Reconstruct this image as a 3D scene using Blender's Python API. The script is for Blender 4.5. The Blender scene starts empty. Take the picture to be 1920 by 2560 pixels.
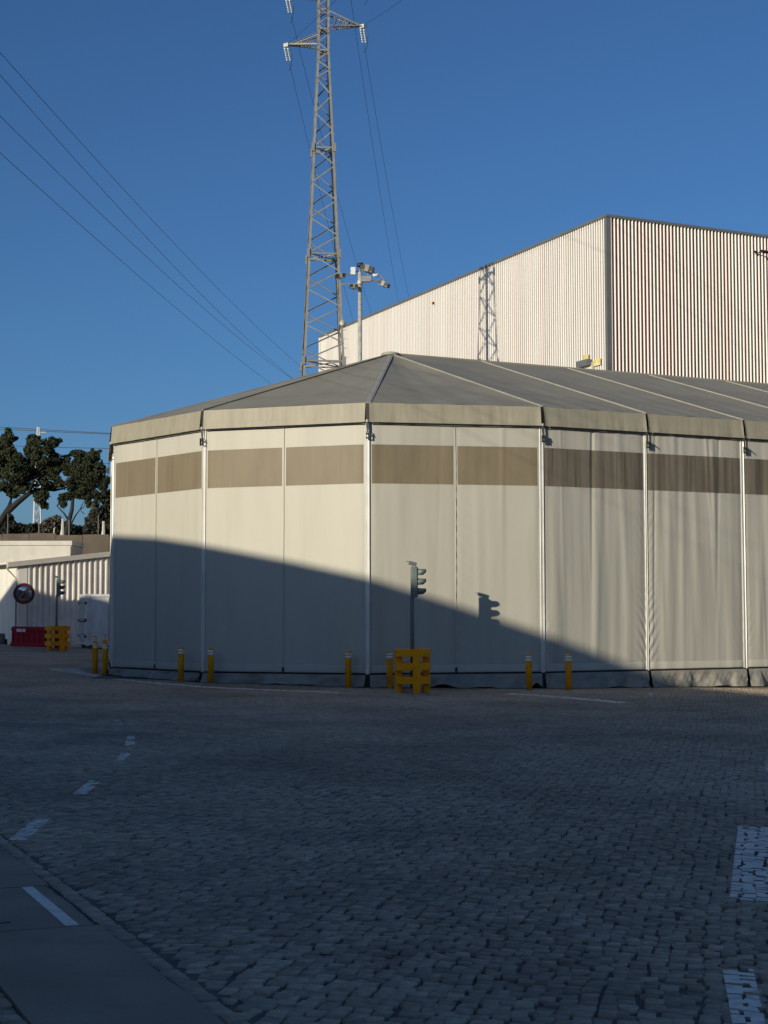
import bpy, math, random
import numpy as np
from mathutils import Vector, Matrix

random.seed(7)
rng = np.random.default_rng(11)
R = math.radians
sc = bpy.context.scene
col = sc.collection

# ------------------------------------------------------------------ camera, sky, sun, exposure
EYE = 2.13
FPX, PITCH, ROLL = 3783.0, R(3.756), R(0.087)
cam_data = bpy.data.cameras.new('camera')
cam = bpy.data.objects.new('camera', cam_data)
col.objects.link(cam)
cam_data.sensor_fit = 'VERTICAL'
cam_data.sensor_height = 36.0
cam_data.lens = FPX / 2560 * 36.0
cam_data.clip_end = 6000
cam.matrix_world = Matrix.Translation((0, 0, EYE)) @ Matrix.Rotation(R(90) + PITCH, 4, 'X') @ Matrix.Rotation(-ROLL, 4, 'Z')
sc.camera = cam

SUN_AZ, SUN_EL = R(36), R(13.2)          # light travels forward and to the right of the view
SDIR = np.array([math.sin(SUN_AZ) * math.cos(SUN_EL), math.cos(SUN_AZ) * math.cos(SUN_EL), -math.sin(SUN_EL)])
world = bpy.data.worlds.new('World')
sc.world = world
world.use_nodes = True
wn = world.node_tree.nodes
sky = wn.new('ShaderNodeTexSky')
sky.sky_type = 'NISHITA'
sky.sun_disc = False
sky.sun_elevation = SUN_EL
sky.sun_rotation = math.atan2(-SDIR[0], -SDIR[1])
sky.altitude = 50
sky.air_density = 0.9
sky.dust_density = 1.1
sky.ozone_density = 6.4
wn['Background'].inputs[1].default_value = 0.095
world.node_tree.links.new(sky.outputs[0], wn['Background'].inputs[0])
sun_data = bpy.data.lights.new('sun', 'SUN')
sun_data.energy = 4.6
sun_data.angle = R(0.53)
sun_data.color = (1.0, 0.90, 0.72)
sun = bpy.data.objects.new('sun', sun_data)
col.objects.link(sun)
sun.rotation_euler = Vector(SDIR).to_track_quat('-Z', 'Y').to_euler()
sc.view_settings.view_transform = 'Standard'
sc.view_settings.look = 'None'
sc.view_settings.exposure = 0.0
sc.view_settings.gamma = 1.0
sc.render.engine = 'CYCLES'
sc.cycles.use_denoising = True
sc.cycles.max_bounces = 5
sc.cycles.sample_clamp_indirect = 6

# ------------------------------------------------------------------ helpers
def ray(x, y):
    """direction of photo pixel (1920x2560) in world space, y component about 1"""
    dx, dy = x - 960, y - 1280
    cr, sr = math.cos(ROLL), math.sin(ROLL)
    u = cr * dx - sr * dy
    v = sr * dx + cr * dy
    c, s = math.cos(PITCH), math.sin(PITCH)
    return np.array([u, FPX * c + v * s, FPX * s - v * c]) / FPX

def at(x, y, Y):
    r = ray(x, y)
    r = r * (Y / r[1])
    return np.array([r[0], r[1], r[2] + EYE])

def gz(x, y):
    x = np.asarray(x, float); y = np.asarray(y, float)
    t = np.clip(y / 40.0, 0, 1)
    t = t * t * (3 - 2 * t)
    xs = np.clip(x, -30, 30)
    return -0.016 * xs - 0.03 * t + 0.0035 * np.clip(y - 48, 0, 40)

def onground(x, y):
    r = ray(x, y)
    t = 10.0
    for _ in range(40):
        p = r * t
        t = t + (gz(p[0], p[1]) - (p[2] + EYE)) / r[2]
    p = r * t
    return np.array([p[0], p[1], float(gz(p[0], p[1]))])

WL = {}
def link(o, parent=None):
    col.objects.link(o)
    if parent is not None:
        o.parent = parent
        WL[o.name] = WL[parent.name]
    else:
        WL[o.name] = np.array(o.location, float)
    return o

def tag(o, label=None, cat=None, group=None, kind=None):
    if label: o['label'] = label
    if cat: o['category'] = cat
    if group: o['group'] = group
    if kind: o['kind'] = kind
    return o

def empty(name, loc, label, cat, group=None):
    o = bpy.data.objects.new(name, None)
    o.empty_display_size = 0.2
    o.location = [float(v) for v in loc]
    link(o)
    return tag(o, label, cat, group)

class MB:
    def __init__(s): s.v = []; s.f = []
    def add(s, v, f):
        n = len(s.v)
        s.v += [tuple(map(float, p)) for p in v]
        s.f += [tuple(i + n for i in q) for q in f]
        return s
    def box(s, c, d, rz=0.0, m=None):
        hx, hy, hz = d[0] / 2, d[1] / 2, d[2] / 2
        p = [(-hx, -hy, -hz), (hx, -hy, -hz), (hx, hy, -hz), (-hx, hy, -hz), (-hx, -hy, hz), (hx, -hy, hz), (hx, hy, hz), (-hx, hy, hz)]
        if m is not None:
            p = [tuple(m @ Vector(q)) for q in p]
        cz, sz = math.cos(rz), math.sin(rz)
        p = [(c[0] + q[0] * cz - q[1] * sz, c[1] + q[0] * sz + q[1] * cz, c[2] + q[2]) for q in p]
        return s.add(p, [(0, 3, 2, 1), (4, 5, 6, 7), (0, 1, 5, 4), (1, 2, 6, 5), (2, 3, 7, 6), (3, 0, 4, 7)])
    def bbox(s, c, d, rz=0.0, b=0.02):
        """box with chamfered vertical and top edges"""
        hx, hy, hz = d[0] / 2, d[1] / 2, d[2] / 2
        def ring(ix, iy, z, k):
            x, y = hx - ix, hy - iy
            k = min(k, x * .9, y * .9)
            return [(-x + k, -y, z), (x - k, -y, z), (x, -y + k, z), (x, y - k, z), (x - k, y, z), (-x + k, y, z), (-x, y - k, z), (-x, -y + k, z)]
        rings = [ring(b * .7, b * .7, -hz, b * .6), ring(0, 0, -hz + b * .7, b), ring(0, 0, hz - b * .7, b), ring(b * .7, b * .7, hz, b * .6)]
        cz, sz = math.cos(rz), math.sin(rz)
        p = [(c[0] + q[0] * cz - q[1] * sz, c[1] + q[0] * sz + q[1] * cz, c[2] + q[2]) for r in rings for q in r]
        f = []
        for k in range(3):
            for i in range(8):
                j = (i + 1) % 8
                f.append((k * 8 + i, k * 8 + j, k * 8 + 8 + j, k * 8 + 8 + i))
        f.append(tuple(range(7, -1, -1))); f.append(tuple(range(24, 32)))
        return s.add(p, f)
    def tube(s, pts, r, n=8, caps=True):
        pts = [Vector(map(float, p)) for p in pts]
        rs = r if hasattr(r, '__len__') else [r] * len(pts)
        v = []; f = []
        up = None
        for i, p in enumerate(pts):
            d = (pts[min(i + 1, len(pts) - 1)] - pts[max(i - 1, 0)]).normalized()
            a = Vector((0, 0, 1)) if abs(d.z) < .95 else Vector((1, 0, 0))
            x = d.cross(a).normalized(); y = d.cross(x)
            for k in range(n):
                t = 2 * math.pi * k / n
                v.append(p + (x * math.cos(t) + y * math.sin(t)) * rs[i])
        for i in range(len(pts) - 1):
            for k in range(n):
                j = (k + 1) % n
                f.append((i * n + k, i * n + j, i * n + n + j, i * n + n + k))
        if caps:
            f.append(tuple(range(n - 1, -1, -1))); f.append(tuple(range((len(pts) - 1) * n, len(pts) * n)))
        return s.add(v, f)
    def lathe(s, c, prof, n=20, axis=None):
        v = []; f = []
        m = Matrix.Identity(3) if axis is None else Vector(axis).to_track_quat('Z', 'Y').to_matrix()
        for (r, z) in prof:
            for k in range(n):
                t = 2 * math.pi * k / n
                q = m @ Vector((r * math.cos(t), r * math.sin(t), z))
                v.append((c[0] + q.x, c[1] + q.y, c[2] + q.z))
        for i in range(len(prof) - 1):
            for k in range(n):
                j = (k + 1) % n
                f.append((i * n + k, i * n + j, i * n + n + j, i * n + n + k))
        f.append(tuple(range(n - 1, -1, -1))); f.append(tuple(range((len(prof) - 1) * n, len(prof) * n)))
        return s.add(v, f)
    def prism(s, poly, z0, z1):
        n = len(poly)
        a = [(p[0], p[1], z0 if not callable(z0) else z0(p)) for p in poly]
        b = [(p[0], p[1], z1 if not callable(z1) else z1(p)) for p in poly]
        f = [tuple(range(n - 1, -1, -1)), tuple(range(n, 2 * n))]
        f += [(i, (i + 1) % n, n + (i + 1) % n, n + i) for i in range(n)]
        return s.add(a + b, f)
    def hull(s, a, b):
        """join two rings of the same count (3-D points)"""
        n = len(a)
        f = [tuple(range(n - 1, -1, -1)), tuple(range(n, 2 * n))]
        f += [(i, (i + 1) % n, n + (i + 1) % n, n + i) for i in range(n)]
        return s.add(list(a) + list(b), f)
    def grid(s, P):
        """P: array (m,n,3)"""
        m, n = P.shape[:2]
        f = [(i * n + j, i * n + j + 1, i * n + n + j + 1, i * n + n + j) for i in range(m - 1) for j in range(n - 1)]
        return s.add(P.reshape(-1, 3), f)
    def build(s, name, mat, parent=None, smooth=False, loc=None):
        me = bpy.data.meshes.new(name)
        off = np.zeros(3)
        if parent is not None: off = WL[parent.name]
        elif loc is not None: off = np.array(loc, float)
        me.from_pydata([tuple(np.array(p) - off) for p in s.v], [], s.f)
        if smooth:
            me.polygons.foreach_set('use_smooth', [True] * len(me.polygons))
        me.materials.append(mat)
        o = bpy.data.objects.new(name, me)
        if parent is None and loc is not None: o.location = [float(x) for x in loc]
        return link(o, parent)

def copy_tree(o, loc, rz=0.0, label=None, parent=None):
    c = o.copy()
    col.objects.link(c)
    if parent is None:
        c.location = [float(v) for v in loc]
        c.rotation_euler = (0, 0, rz)
        if label: c['label'] = label
    else:
        c.parent = parent
    for ch in o.children: copy_tree(ch, None, parent=c)
    return c

# ------------------------------------------------------------------ materials
def M(name, c, rough=0.6, metal=0.0, var=0.15, scale=3.0, vec=(1, 1, 1), c2=None, c2amt=0.0, c2scale=1.0, c2vec=(1, 1, 1),
      bump=0.0, bscale=30.0, tint=0.0, lo=0.45, hi=0.7, spec=0.5, alpha=None, bvec=(1, 1, 1)):
    m = bpy.data.materials.new(name)
    m.use_nodes = True
    N, L = m.node_tree.nodes, m.node_tree.links
    b = N['Principled BSDF']
    b.inputs['Roughness'].default_value = rough
    b.inputs['Metallic'].default_value = metal
    b.inputs['Specular IOR Level'].default_value = spec
    geo = N.new('ShaderNodeNewGeometry')
    def noise(sc_, v, detail=4):
        mp = N.new('ShaderNodeMapping'); mp.inputs['Scale'].default_value = v
        L.new(geo.outputs['Position'], mp.inputs['Vector'])
        n = N.new('ShaderNodeTexNoise'); n.inputs['Scale'].default_value = sc_; n.inputs['Detail'].default_value = detail
        n.inputs['Roughness'].default_value = 0.6
        L.new(mp.outputs[0], n.inputs['Vector'])
        return n.outputs['Fac']
    def ramp(fac, a, bb):
        r = N.new('ShaderNodeMapRange'); r.inputs[1].default_value = a; r.inputs[2].default_value = bb
        r.clamp = True
        L.new(fac, r.inputs[0])
        return r.outputs[0]
    def mix(f, A, B):
        x = N.new('ShaderNodeMix'); x.data_type = 'RGBA'
        for sock, val in ((x.inputs[0], f), (x.inputs[6], A), (x.inputs[7], B)):
            if hasattr(val, 'is_linked'): L.new(val, sock)
            elif isinstance(val, (int, float)): sock.default_value = val
            else: sock.default_value = (*val, 1)
        return x.outputs[2]
    dark = tuple(v * (1 - var) for v in c); light = tuple(min(1, v * (1 + var)) for v in c)
    cur = mix(ramp(noise(scale, vec), 0.3, 0.7), dark, light)
    if c2 is not None:
        f = ramp(noise(c2scale, c2vec, 6), lo, hi)
        mm = N.new('ShaderNodeMath'); mm.operation = 'MULTIPLY'; mm.inputs[1].default_value = c2amt
        L.new(f, mm.inputs[0])
        cur = mix(mm.outputs[0], cur, c2)
    if tint:
        at_ = N.new('ShaderNodeAttribute'); at_.attribute_name = 'tint'
        mr = N.new('ShaderNodeMapRange'); mr.inputs[3].default_value = 1 - tint; mr.inputs[4].default_value = 1 + tint
        L.new(at_.outputs['Fac'], mr.inputs[0])
        hs = N.new('ShaderNodeMix'); hs.data_type = 'RGBA'; hs.blend_type = 'MULTIPLY'; hs.inputs[0].default_value = 1
        cb = N.new('ShaderNodeCombineColor')
        for k in range(3): L.new(mr.outputs[0], cb.inputs[k])
        L.new(cur, hs.inputs[6]); L.new(cb.outputs[0], hs.inputs[7])
        cur = hs.outputs[2]
    L.new(cur, b.inputs['Base Color'])
    if bump:
        bp = N.new('ShaderNodeBump'); bp.inputs['Strength'].default_value = bump; bp.inputs['Distance'].default_value = 0.02
        L.new(noise(bscale, bvec, 5), bp.inputs['Height'])
        L.new(bp.outputs[0], b.inputs['Normal'])
    if alpha is not None: b.inputs['Transmission Weight'].default_value = alpha
    return m

MAT = dict(
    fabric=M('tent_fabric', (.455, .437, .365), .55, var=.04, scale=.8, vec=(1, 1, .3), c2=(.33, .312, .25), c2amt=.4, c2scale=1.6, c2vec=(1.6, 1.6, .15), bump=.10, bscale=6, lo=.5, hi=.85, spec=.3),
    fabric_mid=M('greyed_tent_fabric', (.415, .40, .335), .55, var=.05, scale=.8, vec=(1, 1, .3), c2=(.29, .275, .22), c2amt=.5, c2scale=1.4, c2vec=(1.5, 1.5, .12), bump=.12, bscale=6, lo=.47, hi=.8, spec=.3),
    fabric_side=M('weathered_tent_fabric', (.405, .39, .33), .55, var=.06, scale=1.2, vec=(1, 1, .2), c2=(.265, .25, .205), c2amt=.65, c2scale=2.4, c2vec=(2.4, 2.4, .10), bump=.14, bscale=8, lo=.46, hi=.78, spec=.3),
    valance=M('valance_fabric', (.30, .275, .20), .6, var=.08, scale=2, vec=(1.5, 1.5, .3), c2=(.22, .20, .145), c2amt=.75, c2scale=3.0, c2vec=(2.5, 2.5, .25), bump=.1, bscale=8, lo=.45, hi=.75),
    skirt=M('skirt_fabric', (.26, .245, .20), .5, var=.15, scale=2.5, c2=(.16, .15, .13), c2amt=.75, c2scale=1.8, c2vec=(1, 1, 2), bump=.4, bscale=6),
    roof=M('roof_fabric', (.255, .24, .188), .65, var=.05, scale=.8, c2=(.205, .193, .15), c2amt=.8, c2scale=.6, c2vec=(1, 1, 1), bump=.05, bscale=5),
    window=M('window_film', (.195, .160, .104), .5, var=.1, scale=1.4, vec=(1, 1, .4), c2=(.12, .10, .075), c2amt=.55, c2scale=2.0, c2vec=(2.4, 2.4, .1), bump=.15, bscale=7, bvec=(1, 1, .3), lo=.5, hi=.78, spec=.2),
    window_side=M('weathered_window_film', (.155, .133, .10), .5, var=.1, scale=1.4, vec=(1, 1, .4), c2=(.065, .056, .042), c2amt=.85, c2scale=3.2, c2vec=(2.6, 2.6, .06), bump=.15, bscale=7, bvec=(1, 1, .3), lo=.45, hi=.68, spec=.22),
    alu=M('aluminium_post', (.66, .65, .60), .38, metal=.25, var=.06, scale=2, c2=(.4, .38, .33), c2amt=.4, c2scale=3, c2vec=(1, 1, .3)),
    alu_dark=M('channel_profile', (.31, .298, .25), .6, metal=.0, var=.1, scale=2),
    keder=M('keder_edge', (.50, .48, .42), .5, var=.1, scale=3),
    roof_keder=M('roof_keder', (.30, .285, .235), .6, var=.12, scale=3),
    black=M('black_steel', (.012, .012, .012), .6, var=.2),
    rail_and_shade=M('black_rail_and_gap_shade', (.010, .010, .011), .7, var=.2),  # bottom rail, and the shade line drawn under the valance
    strap=M('strap_webbing', (.05, .05, .048), .7, var=.3, scale=20),
    zinc=M('galvanised_steel', (.46, .455, .41), .5, metal=.2, var=.2, scale=6, c2=(.2, .19, .16), c2amt=.5, c2scale=4),
    lattice=M('tower_steel', (.215, .22, .21), .6, metal=.2, var=.2, scale=2.5, c2=(.17, .15, .12), c2amt=.6, c2scale=3.0, c2vec=(1, 1, .4)),
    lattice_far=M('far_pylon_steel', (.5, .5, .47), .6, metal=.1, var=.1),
    slat=M('white_slat', (.84, .815, .76), .5, var=.05, scale=.8, vec=(1, 1, .1), c2=(.62, .52, .36), c2amt=.5, c2scale=.7, c2vec=(1, 1, .03), lo=.52, hi=.8),
    backing=M('grey_backing_sheet', (.13, .108, .096), .7, var=.1, scale=1, tint=.35),
    backing_red=M('red_backing_sheet', (.19, .055, .062), .7, var=.1, scale=1, tint=.3),
    trim=M('grey_flashing', (.145, .15, .145), .5, metal=.2, var=.1, scale=1),
    glass_ins=M('glass_insulator', (.60, .67, .66), .15, var=.03),
    wire=M('conductor_wire', (.045, .05, .055), .5, metal=.4, var=.1),
    yellow=M('yellow_paint', (.84, .33, .005), .6, spec=.2, var=.1, scale=4, c2=(.46, .18, .015), c2amt=.6, c2scale=7, c2vec=(1, 1, .6)),
    yellow2=M('yellow_plastic', (.90, .335, .004), .6, spec=.2, var=.08, scale=3, c2=(.58, .21, .008), c2amt=.5, c2scale=5),
    white=M('reflective_white', (.85, .84, .80), .45, var=.08, scale=9, c2=(.4, .38, .33), c2amt=.4, c2scale=12),
    signal=M('signal_grey_green', (.125, .16, .145), .45, var=.08, scale=5),
    signal_dark=M('signal_visor', (.10, .12, .11), .5, var=.15),
    lens=M('signal_lens', (.03, .03, .03), .15, var=.1),
    red=M('red_plastic', (.36, .010, .020), .7, spec=.15, var=.12, scale=3, c2=(.2, .03, .03), c2amt=.4, c2scale=4),
    plate=M('white_plate', (.65, .65, .66), .5, var=.1, scale=12, c2=(.35, .35, .36), c2amt=.5, c2scale=18),
    box_white=M('container_paint', (.72, .72, .70), .5, var=.06, scale=2, c2=(.40, .38, .35), c2amt=.5, c2scale=2.5, c2vec=(1, 1, .35)),
    shed=M('shed_sheet', (.74, .70, .63), .5, var=.05, scale=2, c2=(.46, .42, .36), c2amt=.5, c2scale=2, c2vec=(1, 1, .2)),
    render_w=M('white_render', (.70, .68, .60), .8, var=.04, scale=1.5, c2=(.5, .48, .42), c2amt=.4, c2scale=1.5, c2vec=(1, 1, .4)),
    low_render=M('grey_render', (.50, .48, .42), .8, var=.05, scale=1.5, c2=(.38, .36, .31), c2amt=.5, c2scale=1.2, c2vec=(1, 1, .4)),
    shed_trim=M('shed_trim', (.46, .43, .375), .5, var=.06),
    concrete=M('concrete_slab', (.375, .295, .215), .9, var=.2, scale=2.6, c2=(.235, .187, .14), c2amt=.75, c2scale=1.3, bump=.5, bscale=38, spec=.2, lo=.42, hi=.66),
    wallc=M('brown_concrete', (.095, .076, .056), .9, var=.15, scale=1.2, c2=(.15, .118, .09), c2amt=.6, c2scale=.6, c2vec=(1, 1, 2), bump=.3, bscale=8),
    stone=M('granite_sett', (.435, .35, .255), .8, var=.2, scale=14, c2=(.235, .195, .152), c2amt=.8, c2scale=.32, bump=.6, bscale=30, tint=.27, lo=.42, hi=.68, spec=.2),
    paint=M('road_paint', (.88, .80, .68), .7, var=.1, scale=8, c2=(.36, .33, .28), c2amt=.7, c2scale=7, lo=.5, hi=.7, bump=.2, bscale=50),
    paint_worn=M('worn_road_paint', (.50, .48, .44), .75, var=.12, scale=8, c2=(.17, .17, .168), c2amt=1.0, c2scale=5, lo=.5, hi=.68, bump=.2, bscale=50),
    leaf=M('oak_leaf', (.038, .047, .025), .8, var=.3, scale=.9, c2=(.062, .066, .036), c2amt=.6, c2scale=1.4, tint=.3, spec=.08),
    leaf2=M('dark_conifer_leaf', (.024, .029, .019), .8, var=.3, scale=1.2, tint=.4, spec=.2),
    leaf3=M('grey_twigs', (.10, .09, .075), .8, var=.2, scale=1.0, tint=.3, spec=.2),
    bark=M('oak_bark', (.014, .012, .010), .85, var=.3, scale=6, bump=.5, bscale=20),
    mirror=M('mirror_glass', (.55, .56, .56), .04, metal=1.0, var=.0),
    mirror_rim=M('mirror_rim', (.10, .015, .02), .5, var=.2),
    bin=M('grey_green_paint', (.10, .12, .11), .5, var=.1),
    facade=M('warehouse_render', (.42, .40, .36), .8, var=.08, scale=.4),
    plastic=M('clear_plastic', (.75, .80, .80), .2, var=.05, alpha=.5),
    sign=M('yellow_sign', (.62, .50, .10), .6, var=.15, scale=3, c2=(.7, .68, .6), c2amt=.9, c2scale=2.2),
)

# ------------------------------------------------------------------ ground
def bed_depth(x, y):
    n = (np.sin(x * .83 + 1.7 * np.sin(y * .31)) + np.sin(y * .57 + 1.3 * np.sin(x * .47 + 2)) + .7 * np.sin(x * 1.9 + y * 1.3 + 1) + .6 * np.sin(y * 2.3 - x * .9)) / 3.3
    return 0.015 + 0.013 * n         # metres below the stone tops

# tent outline (plan)
TH, TCX, TCY, TR, BAY = R(-64.09), 0.24, 53.0, 10.05, 3.693
def tv(i): return np.array([TCX + TR * math.cos(TH - (3 - i) * math.pi / 6), TCY + TR * math.sin(TH - (3 - i) * math.pi / 6)])
BD = np.array([-math.sin(TH), math.cos(TH)])
NB = 7
TP = {i: tv(i) for i in range(-3, 4)}
for k in range(1, NB + 1): TP[3 + k] = TP[3] + BD * BAY * k
BACK = {k: tv(-3) + BD * BAY * k for k in range(1, NB + 1)}
TENT_POLY = [TP[i] for i in range(-3, 4 + NB)] + [BACK[k] for k in range(NB, 0, -1)]
def in_poly(x, y, poly, grow=0.0):
    ok = np.ones_like(x, bool)
    n = len(poly)
    for i in range(n):
        a, b = poly[i], poly[(i + 1) % n]
        e = b - a
        ln = math.hypot(*e)
        d = (e[0] * (y - a[1]) - e[1] * (x - a[0])) / ln
        ok &= d > -grow
    return ok

def axis_vals(lo, hi, dense_lo, dense_hi, step, n_out):
    d = np.arange(dense_lo, dense_hi + step, step)
    a = dense_lo - np.geomspace(step, dense_lo - lo, n_out)[::-1] if lo < dense_lo else np.array([])
    b = dense_hi + np.geomspace(step * 2, hi - dense_hi, n_out)
    return np.concatenate([a, d, b])
gx = axis_vals(-2500, 2500, -21, 14, .35, 16)
gy = axis_vals(-600, 4500, 4.5, 80, .35, 16)
GX, GY = np.meshgrid(gx, gy)
cobbled = (GY > 5) & (GY < 79) & (GX > -21) & (GX < 14)
bd = bed_depth(GX, GY)
GZ = gz(GX, GY) - np.where(cobbled, bd, .01)
P = np.stack([GX, GY, GZ], -1)
gm = MB().grid(P)
dirt = M('joint_dirt', (.12, .105, .085), .95, var=.3, scale=2.0, c2=(.20, .175, .14), c2amt=.8, c2scale=.6, bump=.4, bscale=40)
far_paving = M('far_paving', (.29, .255, .21), .9, var=.15, scale=.5, c2=(.19, .17, .14), c2amt=.8, c2scale=.15, bump=.4, bscale=9, spec=.2)
ground = gm.build('ground', dirt)
ground.data.materials.append(far_paving)
cq = cobbled[:-1, :-1] & cobbled[1:, :-1] & cobbled[:-1, 1:] & cobbled[1:, 1:]
ground.data.polygons.foreach_set('material_index', np.where(cq, 0, 1).ravel().astype(np.int32))
tag(ground, kind='structure')

# setts: rows in a rotated, gently warped grid
ALPHA = R(77)
ca, sa = math.cos(ALPHA), math.sin(ALPHA)
ROW = 0.107
def warp(u, v):
    du = .16 * np.sin(v * .6 + .8 * np.sin(u * .21)) + .06 * np.sin(v * 1.7 + u * .4) + .03 * np.sin(u * 2.2 + v * 3.1)
    dv = .10 * np.sin(u * .17 + .9 * np.sin(v * .23)) + .018 * np.sin(u * .71 + v * 1.9) + .010 * np.sin(u * 1.9 - v * 2.7)
    a, b = u + du, v + dv
    return a * ca - b * sa, a * sa + b * ca
# concrete strip frame
S0 = np.array([-.764, 7.81]); SD = np.array([-.415, .91]); SD = SD / np.hypot(*SD); SN = np.array([-SD[1], SD[0]])   # SN points left
def strip_coord(x, y):
    rx, ry = x - S0[0], y - S0[1]
    return rx * SD[0] + ry * SD[1], rx * SN[0] + ry * SN[1]
SW = .92
U0, U1, V0, V1 = [], [], [], []
for r in range(int(-16 / ROW), int(42 / ROW)):
    v0 = r * ROW
    lens = rng.uniform(.086, .134, 720)
    e = 1.0 + np.cumsum(lens) + rng.uniform(0, .1)
    U0.append(e[:-1]); U1.append(e[1:])
    V0.append(np.full(len(e) - 1, v0)); V1.append(np.full(len(e) - 1, v0 + ROW))
U0, U1, V0, V1 = map(np.concatenate, (U0, U1, V0, V1))
cxw, cyw = warp((U0 + U1) / 2, (V0 + V1) / 2)
st, sn = strip_coord(cxw, cyw)
keep = (cyw > 6.7) & (np.abs(cxw) < .2538 * cyw + 1.0) & ((cyw < 46) & (cxw > -9) | (cxw <= -9) & (cyw < 77))
keep &= ~((sn > -.165) & (sn < SW + .165) & (st > -4) & (st < 9.2))
keep &= ~in_poly(cxw, cyw, TENT_POLY, -.25)
U0, U1, V0, V1 = U0[keep], U1[keep], V0[keep], V1[keep]
n = len(U0)
lat = rng.normal(0, .017, n)
wx_, wy_ = warp((U0 + U1) / 2, (V0 + V1) / 2)
# some areas are worn tight, in others the joints have opened
patch = np.clip(.85 + .55 * np.sin(wx_ * .9 + 1.6 * np.sin(wy_ * .33)) * np.sin(wy_ * .7 + 1.2 * np.sin(wx_ * .5)) + .45 * np.sin(wx_ * 2.1 + wy_ * 1.4 + 2) * np.sin(wy_ * 1.1 - wx_ * .6), .25, 2.0)
def corner(u, v, du, dv):
    a, b = warp(u + du * rng.uniform(.003, .0105, n) * patch, v + dv * rng.uniform(.0008, .0034, n) * patch + lat)
    return np.stack([a + rng.normal(0, .004, n), b + rng.normal(0, .0045, n)], -1)
Q = np.stack([corner(U0, V0, 1, 1), corner(U1, V0, -1, 1), corner(U1, V1, -1, -1), corner(U0, V1, 1, -1)], 1)   # n,4,2
sv_t, sv_n = strip_coord(Q[:, :, 0], Q[:, :, 1])       # setts that run into the border course are cut along it
cn = sv_n.mean(1)
for lim, sgn in ((-.136, -1), (SW + .135, 1)):
    hit = (sgn * (sv_n - lim) < 0) & ((sgn * (cn - lim) > 0) & (np.abs(cn - lim) < .3) & (sv_t.mean(1) > -4) & (sv_t.mean(1) < 9.2))[:, None]
    Q[hit] += (lim - sv_n[hit])[:, None] * SN
# border course beside the strip, and a kerb of setts on its other side
bl = []
for side, off in ((-1, -.125), (1, SW + .012)):
    t = -1.5
    while t < 9.2:
        L_ = random.uniform(.12, .19)
        a = S0 + SD * (t + .006) + SN * off; b = S0 + SD * (t + L_ - .006) + SN * off
        w = SN * .112
        bl.append([a, b, b + w, a + w] if side == -1 else [a, b, b + w, a + w])
        t += L_
bl = np.array(bl) + rng.normal(0, .004, (len(bl), 4, 2))
# keep the winding anticlockwise seen from above
Q = np.concatenate([Q, bl[:, ::-1] if np.cross(bl[0, 1] - bl[0, 0], bl[0, 2] - bl[0, 0]) < 0 else bl])
okc = (Q[:, :, 1].mean(1) > 6.7)
Q = Q[okc]
ar = np.cross(Q[:, 1] - Q[:, 0], Q[:, 2] - Q[:, 0])
Q[ar < 0] = Q[ar < 0][:, ::-1]
n = len(Q)
QC = Q.mean(1)
hz = rng.normal(0, .0032, n) + rng.uniform(-.001, .001, n)
calm = np.clip(17 / QC[:, 1], .22, 1)
hz = hz * calm
tx = rng.normal(0, .02, n) * calm; ty = rng.normal(0, .02, n) * calm
tint = rng.normal(.52, .24, n)
# tyre-darkened arcs and oil spots on the setts
for (ax_, ay_, ar_, aw_, aa_) in ((9.5, 24.0, 9.2, .22, .30), (9.5, 24.0, 10.9, .22, .26), (-3.0, 41.0, 13.5, .3, .22), (-3.0, 41.0, 15.3, .3, .20), (14.0, 30.5, 11.6, .28, .28), (1.5, 3.0, 17.4, .25, .2), (1.5, 3.0, 19.1, .25, .18)):
    d_ = np.hypot(QC[:, 0] - ax_, QC[:, 1] - ay_) - ar_
    tint -= aa_ * np.exp(-(d_ / aw_) ** 2) * (.6 + .4 * np.sin(np.arctan2(QC[:, 1] - ay_, QC[:, 0] - ax_) * 7 + ar_))
for _ in range(34):
    oy_ = rng.uniform(8, 38); ox_ = rng.uniform(-.24, .24) * oy_; or_ = rng.uniform(.12, .5)
    tint -= rng.uniform(.15, .45) * np.exp(-(((QC[:, 0] - ox_) / or_) ** 2 + ((QC[:, 1] - oy_) / (or_ * 1.6)) ** 2))
tint += .16 * np.sin(QC[:, 0] * .55 + 1.3 * np.sin(QC[:, 1] * .21)) * np.sin(QC[:, 1] * .37 + .8 * np.sin(QC[:, 0] * .4))
tint = np.clip(tint, 0, 1)
def top_z(i, x, y):
    return gz(QC[i, 0], QC[i, 1]) + hz[i] + (tx[i] - .016) * (x - QC[i, 0]) + ty[i] * (y - QC[i, 1])

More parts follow.
